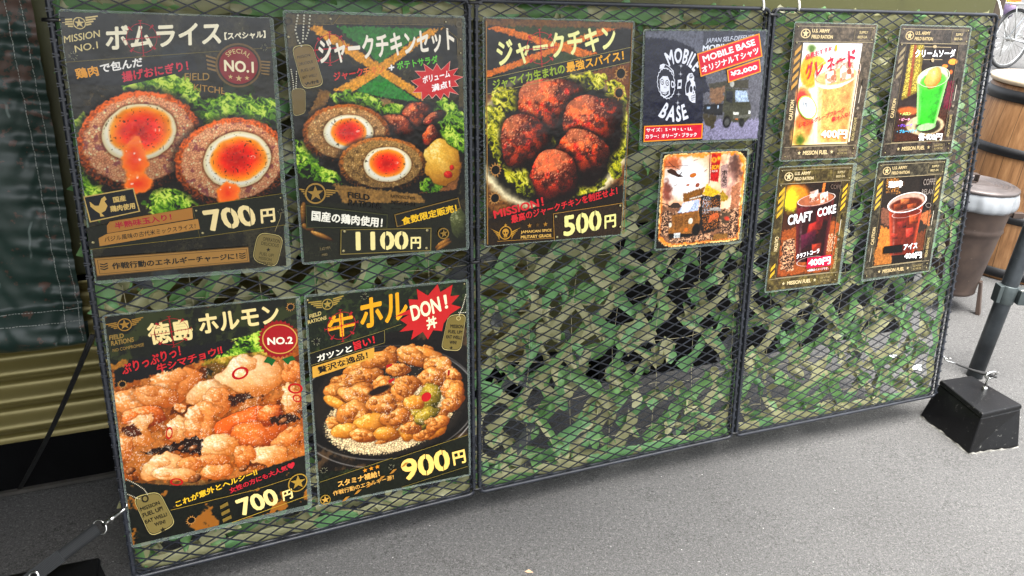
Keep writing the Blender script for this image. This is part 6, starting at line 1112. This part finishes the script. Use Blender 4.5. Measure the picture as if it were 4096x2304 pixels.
# strap to the left block
H = PM(0, .0056, .209) @ Vector((0, -.005, 0)); E = Vector((-.80, 1.139, .106)); dr = (E - H).normalized(); up_ = Vector((.25, -.75, .6)); up_ = (up_ - dr * up_.dot(dr)).normalized(); sd_ = dr.cross(up_)
Ms = Matrix(((dr.x, sd_.x, up_.x, H.x), (dr.y, sd_.y, up_.y, H.y), (dr.z, sd_.z, up_.z, H.z), (0, 0, 0, 1)))
t = thing('webbing_strap', 'grey ribbed webbing strap with a silver swivel hook and grommet at the lower left', 'strap', Ms)
m = MB(); m.tube([(-.004, 0, .001), (.006, 0, 0), (.016, 0, 0), (.02, 0, 0), (.0205, 0, 0), (.024, 0, 0), (.027, 0, 0), (.03, 0, 0), (.040, 0, 0)], .003, 10, radii=[.0022, .0028, .0036, .003, .0046, .0046, .003, .0038, .0034]); m.tube([(-.004, 0, .001), (-.009, .002, .002), (-.011, .005, .001), (-.008, .008, 0)], .0016, 8); m.build('swivel_hook', steel, t)
m = MB(); m.tube([(.046 + .0095 * math.cos(a), .0125 * math.sin(a), .0006) for a in (2 * math.pi * k / 28 for k in range(28))], .0015, 8, closed=True); m.build('d_ring', steel, t)
L_ = (E - H).length; wm = NT('ribbed_webbing'); v = wm.coord(); wv = wm.add('TexWave'); wv.inputs['Scale'].default_value = 150; wm.link(v, wv.inputs['Vector']); wm.base(wm.ramp(wv.outputs[0], [(.2, lx('#121315')), (.8, lx('#2b2e30'))])); wm.set(Roughness=.7); wm.bump(wv.outputs[0], .6, .001)
m = MB(); xs_ = np.linspace(.049, L_, 30)
for zo in (.0, .0026):
    vs = [(x, s_ * .0105, zo + .001 * math.sin(x * 40)) for x in xs_ for s_ in (-1, -.33, .33, 1)]; m.add(vs, [(i * 4 + j, i * 4 + j + 1, i * 4 + j + 5, i * 4 + j + 4) for i in range(29) for j in range(3)], True)
n4 = 30 * 4
for i in range(29):
    for j in (0, 3): m.f.append((i * 4 + j, (i + 1) * 4 + j, n4 + (i + 1) * 4 + j, n4 + i * 4 + j)); m.mi.append(0); m.sm.append(False)
m.box((.12, -.0112, .0028), (L_, .0112, .0052)); m.build('webbing', wm.m, t)
gx = L_ - .018; m = MB(); m.lathe([(.0045, .0045), (.0055, .0064), (.008, .0066), (.0095, .0052)], 28, Matrix.Translation((gx, 0, .0))); gr = m.build('grommet', steel, t)
m = MB(); m.lathe([(0, .0055), (.0046, .0055)], 20, Matrix.Translation((gx, 0, 0))); m.build('grommet_hole', black, gr)
# strap to the right block
A = PM(2, .648, .1765) @ Vector((0, -.003, 0)); B = Vector((1.2515, 1.9605, .15)); dv = B - A; X = dv.normalized(); Y = Vector((0, 0, 1)).cross(X).normalized(); Z = X.cross(Y)
Ms = Matrix(((X.x, Y.x, Z.x, A.x), (X.y, Y.y, Z.y, A.y), (X.z, Y.z, Z.z, A.z), (0, 0, 0, 1))); t = thing('tie_strap', 'short black strap hooked from the right board to the eye bolt', 'strap', Ms); L_ = dv.length
m = MB(); m.tube([(-.008, 0, .006), (-.003, 0, .0085), (.003, 0, .006), (.006, 0, 0), (.012, 0, -.001), (.02, 0, 0), (.034, 0, 0)], .0019, 8); m.tube([(.004, 0, .001), (.008, .004, .003), (.014, .003, .006), (.017, 0, .009)], .0014, 6); m.build('hook', steel, t)
m = MB(); m.tube([(.032, 0, 0), (.045, 0, -.001), (L_ * .6, 0, -.002), (L_ * .8, 0, -.001), (L_ - .004, 0, 0)], .002, 8, radii=[.0018, .0026, .003, .0055, .004]); m.tube([(L_ + .006 * math.cos(a), .004 * math.sin(a), .001) for a in (2 * math.pi * k / 16 for k in range(16))], .0024, 6, closed=True); m.build('band', elastic, t)

# ------------------------------------------------------------------ bin, barrel, pole and bicycle to the right
rust = mottled('rusty_sheet_steel', '#332a27', '#51433b', 9, .5, .35, .15, 50, lo=.3, hi=.6, dust='#8a7a6c'); rustl = mottled('worn_steel_lid', '#4c4644', '#6a6260', 9, .45, .45, .1, 70, dust='#b0a8a0')
bin_ = thing('waste_bin', 'conical rusty steel bin with a flat lid and white liner, in front of the barrel', 'bin', Matrix.Translation((1.553, 2.77, 0)))
prof = [(.0, .066), (.082, .066), (.088, .072)] + [(.086 + .034 * (z - .072) / .33 + (.0045 * math.exp(-((z - .302) / .006) ** 2)), z) for z in np.linspace(.08, .402, 40)]
m = MB(); m.lathe(prof, 56); m.build('body', rust, bin_)
m = MB(); m.lathe([(.0, .455)] + [(r, .455 + .0016 * math.sin(r * 420) * (r > .04)) for r in np.linspace(.02, .108, 32)] + [(.114, .4535), (.120, .452), (.125, .449), (.126, .442), (.122, .438), (.0, .438)], 64); lid = m.build('lid', rustl, bin_)
m = MB(); m.box((-.055, -.012, .4575), (-.012, .014, .459)); m.box((-.014, -.012, .459), (-.0115, .014, .484)); m.box((-.05, -.012, .482), (-.0141, .014, .484)); m.build('handle', rust, lid)
liner = NT('white_bin_liner'); liner.base(lx('#8a8e92')); liner.set(Roughness=.35); rr_ = random.Random(9); ph = [rr_.uniform(0, 6.3) for _ in range(6)]
wob = lambda a, z: (.02 * math.sin(5 * a + ph[0]) + .015 * math.sin(11 * a + ph[1]) + .012 * math.sin(23 * a + ph[2])) * (1 if z < .42 else .3)
m = MB(); m.lathe([(.122, .441), (.127, .43), (.129, .415), (.131, .40), (.130, .388), (.126, .380), (.119, .382)], 120, None, wob); m.build('liner', liner.m, bin_)
for a in (R(-38), R(82), R(200)):
    m = MB(); c_, s_ = math.cos(a), math.sin(a); Ml = Matrix(((c_, -s_, 0, 0), (s_, c_, 0, 0), (0, 0, 1, 0), (0, 0, 0, 1)))
    m.hexa([tuple(Ml @ Vector(p)) for p in ((.108, -.012, 0), (.124, -.012, 0), (.124, .012, 0), (.108, .012, 0), (.090, -.012, .12), (.099, -.012, .12), (.099, .012, .12), (.090, .012, .12))]); m.build('leg', rust, bin_, .002)
m = MB(); m.box((.118, -.05, .35), (.156, -.03, .37)); m.box((.10, -.045, .355), (.119, -.035, .365)); m.build('side_bracket', rust, bin_, .002)

def oak():
    t = NT('oak_staves'); v = t.coord(); sx = t.add('SeparateXYZ'); t.link(v, sx.inputs[0]); at = t.add('Math', operation='ARCTAN2'); t.link(sx.outputs[1], at.inputs[0]); t.link(sx.outputs[0], at.inputs[1])
    k = t.add('Math', operation='MULTIPLY'); k.inputs[1].default_value = 24 / (2 * math.pi); t.link(at.outputs[0], k.inputs[0]); fl = t.add('Math', operation='FLOOR'); t.link(k.outputs[0], fl.inputs[0]); fr = t.add('Math', operation='FRACT'); t.link(k.outputs[0], fr.inputs[0])
    wn = t.add('TexWhiteNoise', noise_dimensions='1D'); t.link(fl.outputs[0], wn.inputs['W'])
    mp = t.add('Mapping'); mp.inputs['Scale'].default_value = (40, 40, 3.2); t.link(v, mp.inputs[0]); n = t.noise(mp.outputs[0], 1.6, 6, .7)
    c = t.ramp(n, [(.3, lx('#6e4c30')), (.5, lx('#9a7048')), (.72, lx('#b88c60'))]); c = t.mix(t.ramp(wn.outputs[0], [(0, (0, 0, 0)), (1, (.45, .45, .45))]), c, lx('#7a5434'))
    sm = t.ramp(fr.outputs[0], [(0, (1, 1, 1)), (.025, (0, 0, 0)), (.975, (0, 0, 0)), (1, (1, 1, 1))]); c = t.mix(sm, c, lx('#2c1e14'))
    kn = t.add('TexVoronoi'); kn.inputs['Scale'].default_value = 9; t.link(v, kn.inputs['Vector']); c = t.mix(t.ramp(kn.outputs['Distance'], [(.05, (.7, .7, .7)), (.16, (0, 0, 0))]), c, lx('#4a3020')); t.base(c); t.set(Roughness=.55); t.bump(n, .2, .003); return t.m
brl = thing('wooden_barrel', 'oak barrel with black hoops and a pale round top behind the bin', 'barrel', Matrix.Translation((2.06, 3.24, 0)))
HB = .725; rad = lambda z: .25 + .036 * (1 - ((z - HB / 2) / (HB / 2)) ** 2)
m = MB(); m.lathe([(.0, .003)] + [(rad(z), z) for z in np.linspace(.003, HB - .004, 30)] + [(rad(HB) - .012, HB - .004), (0, HB - .006)], 96); m.build('staves', oak(), brl)
hoop = mottled('black_hoop', '#101113', '#1c1d20', 12, .5, bump=.05)
for z0, z1 in ((.012, .05), (.235, .27), (.475, .51), (.668, .708)):
    m = MB(); m.lathe([(rad(z0) + .001, z0), (rad(z0) + .004, z0), (rad(z1) + .004, z1), (rad(z1) + .001, z1)], 72); m.build('hoop', hoop, brl)
top = mottled('pale_round_board', '#c8b494', '#dccab0', 5, .55, bump=.05); m = MB(); m.lathe([(0, HB), (rad(HB) + .006, HB), (rad(HB) + .012, HB + .006), (rad(HB) + .012, HB + .018), (rad(HB) + .006, HB + .022), (0, HB + .022)], 80); m.build('round_top', top, brl)

pole_m = mottled('galvanised_pipe', '#34383c', '#4c5256', 14, .38, .5, .06, 90, dust='#8a8e90')
pl = thing('steel_pole', 'dark grey slanting steel pole with a clamp standing behind the ballast block', 'pole', Matrix.Translation((1.39, 2.238, 0)))
m = MB(); m.tube([(0, 0, .0), (.0138, 0, .3), (.106, 0, 2.3)], .0225, 24); m.build('pipe', pole_m, pl)
m = MB(); m.tube([(.0113, 0, .245), (.0138, 0, .3)], .0255, 24); m.box((.034, -.03, .25), (.12, .008, .292)); m.box((-.024, -.022, .25), (-.012, .008, .302)); cl = m.build('clamp', mottled('zinc_plate', '#3c4446', '#545c5c', 20, .4, .5, .05), pl, .002)
m = MB(); m.tube([(.03, -.032, .296), (.06, -.033, .299), (.07, -.034, .307), (.12, -.03, .31)], .0022, 8); m.build('clamp_wire', white, cl)

bk = thing('bicycle', 'silver bicycle with wire-spoked wheels parked beyond the barrel', 'bicycle', Matrix.Translation((5.77, 9.95, 0)) @ Matrix.Rotation(R(24), 4, 'Z'))
tyre = mottled('grey_tyre', '#2a2b2c', '#3c3d3e', 30, .7); fr_ = mottled('white_frame_paint', '#c8ccd0', '#e0e2e4', 10, .3, bump=0)
RW = .34
for wx in (0, 1.04):
    Mw = Matrix.Translation((wx, 0, RW)) @ Matrix.Rotation(R(90), 4, 'X'); m = MB(); m.tube([tuple(Mw @ Vector(((RW - .02) * math.cos(a), (RW - .02) * math.sin(a), 0))) for a in (2 * math.pi * k / 56 for k in range(56))], .02, 8, closed=True); w_ = m.build('wheel', tyre, bk)
    m = MB(); m.tube([tuple(Mw @ Vector((.298 * math.cos(a), .298 * math.sin(a), 0))) for a in (2 * math.pi * k / 56 for k in range(56))], .009, 6, closed=True); m.build('rim', steel, w_)
    m = MB()
    for k in range(32): a = 2 * math.pi * k / 32; b = a + (.5 if k % 2 else -.5); z = .03 if k % 4 < 2 else -.03; m.tube([tuple(Mw @ Vector((.02 * math.cos(b), .02 * math.sin(b), z))), tuple(Mw @ Vector((.295 * math.cos(a), .295 * math.sin(a), 0)))], .0022, 4)
    m.build('spokes', steel, w_); m = MB(); m.tube([tuple(Mw @ Vector((0, 0, z))) for z in (-.06, -.035, 0, .035, .06)], .02, 12, radii=[.009, .03, .018, .03, .009]); m.build('hub', steel, w_)
m = MB(); bb = (.44, 0, .28); st = (.33, 0, .82); hd = (.86, 0, .86); hl = (.9, 0, .72)
for a, b in ((bb, st), (st, hd), (bb, hl)): m.tube([a, b], .017, 10)
for s_ in (-.045, .045): m.tube([(0, s_, RW), bb], .01, 8); m.tube([(0, s_, RW), st], .009, 8); m.tube([hl, (1.0, s_, RW + .12), (1.04, s_, RW)], .012, 8)
m.tube([hd, hl], .02, 10); m.build('frame', fr_, bk)
m = MB(); m.tube([(hd[0] - .02, -.28, 1.02), (hd[0], -.12, 1.0), (hd[0], .12, 1.0), (hd[0] - .02, .28, 1.02)], .012, 8); m.tube([hd, (hd[0], 0, 1.0)], .012, 8); m.build('handlebar', steel, bk)
m = MB(); m.hexa([(.15, -.07, .9), (.42, -.03, .9), (.42, .03, .9), (.15, .07, .9), (.16, -.06, .94), (.42, -.02, .93), (.42, .02, .93), (.16, .06, .94)]); m.tube([st, (.3, 0, .9)], .012, 8); m.build('saddle', black, bk, .012)
m = MB(); m.tube([(.44, -.07, .28), (.58, -.07, .2)], .01, 8); m.box((.54, -.15, .185), (.64, -.08, .21)); m.tube([(.44, .07, .28), (.30, .07, .36)], .01, 8); m.box((.24, .08, .35), (.34, .15, .375)); m.lathe([(.0, .004), (.09, .004), (.09, -.004), (0, -.004)], 28, Matrix.Translation((.44, -.055, .28)) @ Matrix.Rotation(R(90), 4, 'X')); m.build('crankset', steel, bk)
m = MB(); m.box((-.25, -.12, .72), (.14, .12, .735)); m.tube([(-.2, .1, .72), (0, .05, RW)], .006, 6); m.tube([(-.2, -.1, .72), (0, -.05, RW)], .006, 6); m.build('rear_rack', steel, bk)
fl_ = thing('flower_planter', 'small purple planter of yellow flowers on a thin stand behind the bicycle', 'planter', Matrix.Translation((6.5, 11.4, 0)))
m = MB(); [m.tube([(.1 * math.cos(a), .1 * math.sin(a), 0), (.03 * math.cos(a), .03 * math.sin(a), .5)], .008, 6) for a in (.5, 2.6, 4.7)]; m.build('stand', steel, fl_)
m = MB(); m.lathe([(0, .5), (.05, .5), (.07, .6), (.072, .66), (.064, .665), (0, .65)], 20); m.build('bag', mottled('purple_fabric', '#6a5a78', '#8a7898', 8, .8), fl_)
rr_ = random.Random(2)
for k in range(9):
    m = MB(); x, y, z = rr_.uniform(-.09, .09), rr_.uniform(-.09, .06), rr_.uniform(.7, .84); m.tube([(x * .4, y * .4, .64), (x, y, z)], .006, 5)
    for q in range(6): a = q * 1.047; m.add([(x, y - .01, z), (x + .05 * math.cos(a - .4), y - .02, z + .05 * math.sin(a - .4)), (x + .065 * math.cos(a), y - .015, z + .065 * math.sin(a)), (x + .05 * math.cos(a + .4), y - .02, z + .05 * math.sin(a + .4))], [(0, 1, 2, 3)])
    m.build('flower', mottled('petal_%s' % ('yellow' if k % 3 else 'orange'), '#e8b020' if k % 3 else '#e07020', '#f0c840' if k % 3 else '#f08838', 20, .6, bump=0), fl_)
paper = mottled('white_paper', '#c8d4d4', '#e0e6e6', 30, .6, bump=0)
for p_, l in (((1.186, 2.322), 'small white paper slip on the asphalt behind the right board, farther one'), ((1.216, 2.268), 'small white paper slip on the asphalt behind the right board, nearer one')):
    m = MB(); m.add([(-.03, -.012, .003), (.018, -.022, .004), (.03, .008, .007), (-.015, .02, .003)] + [(-.03, -.012, .0035), (.018, -.022, .0045), (.03, .008, .0075), (-.015, .02, .0035)], [(0, 3, 2, 1), (4, 5, 6, 7), (0, 1, 5, 4), (1, 2, 6, 5), (2, 3, 7, 6), (3, 0, 4, 7)]); o = m.build('paper_slip', paper); o.location = (*p_, 0); tag(o, l, 'paper', 'paper slips on the asphalt')
m = MB(); m.add([(-.008, 0, .002), (-.002, -.004, .003), (.009, -.001, .002), (.0, .004, .0045)] + [(-.008, 0, .0024), (-.002, -.004, .0034), (.009, -.001, .0024), (.0, .004, .0049)], [(0, 3, 2, 1), (4, 5, 6, 7), (0, 1, 5, 4), (1, 2, 6, 5), (2, 3, 7, 6), (3, 0, 4, 7)]); o = m.build('dry_leaf', mottled('dry_leaf', '#b09070', '#c8a888', 90, .8)); o.location = (.0394, 1.3323, 0); tag(o, 'tiny pale dry leaf on the asphalt below the middle board', 'leaf')
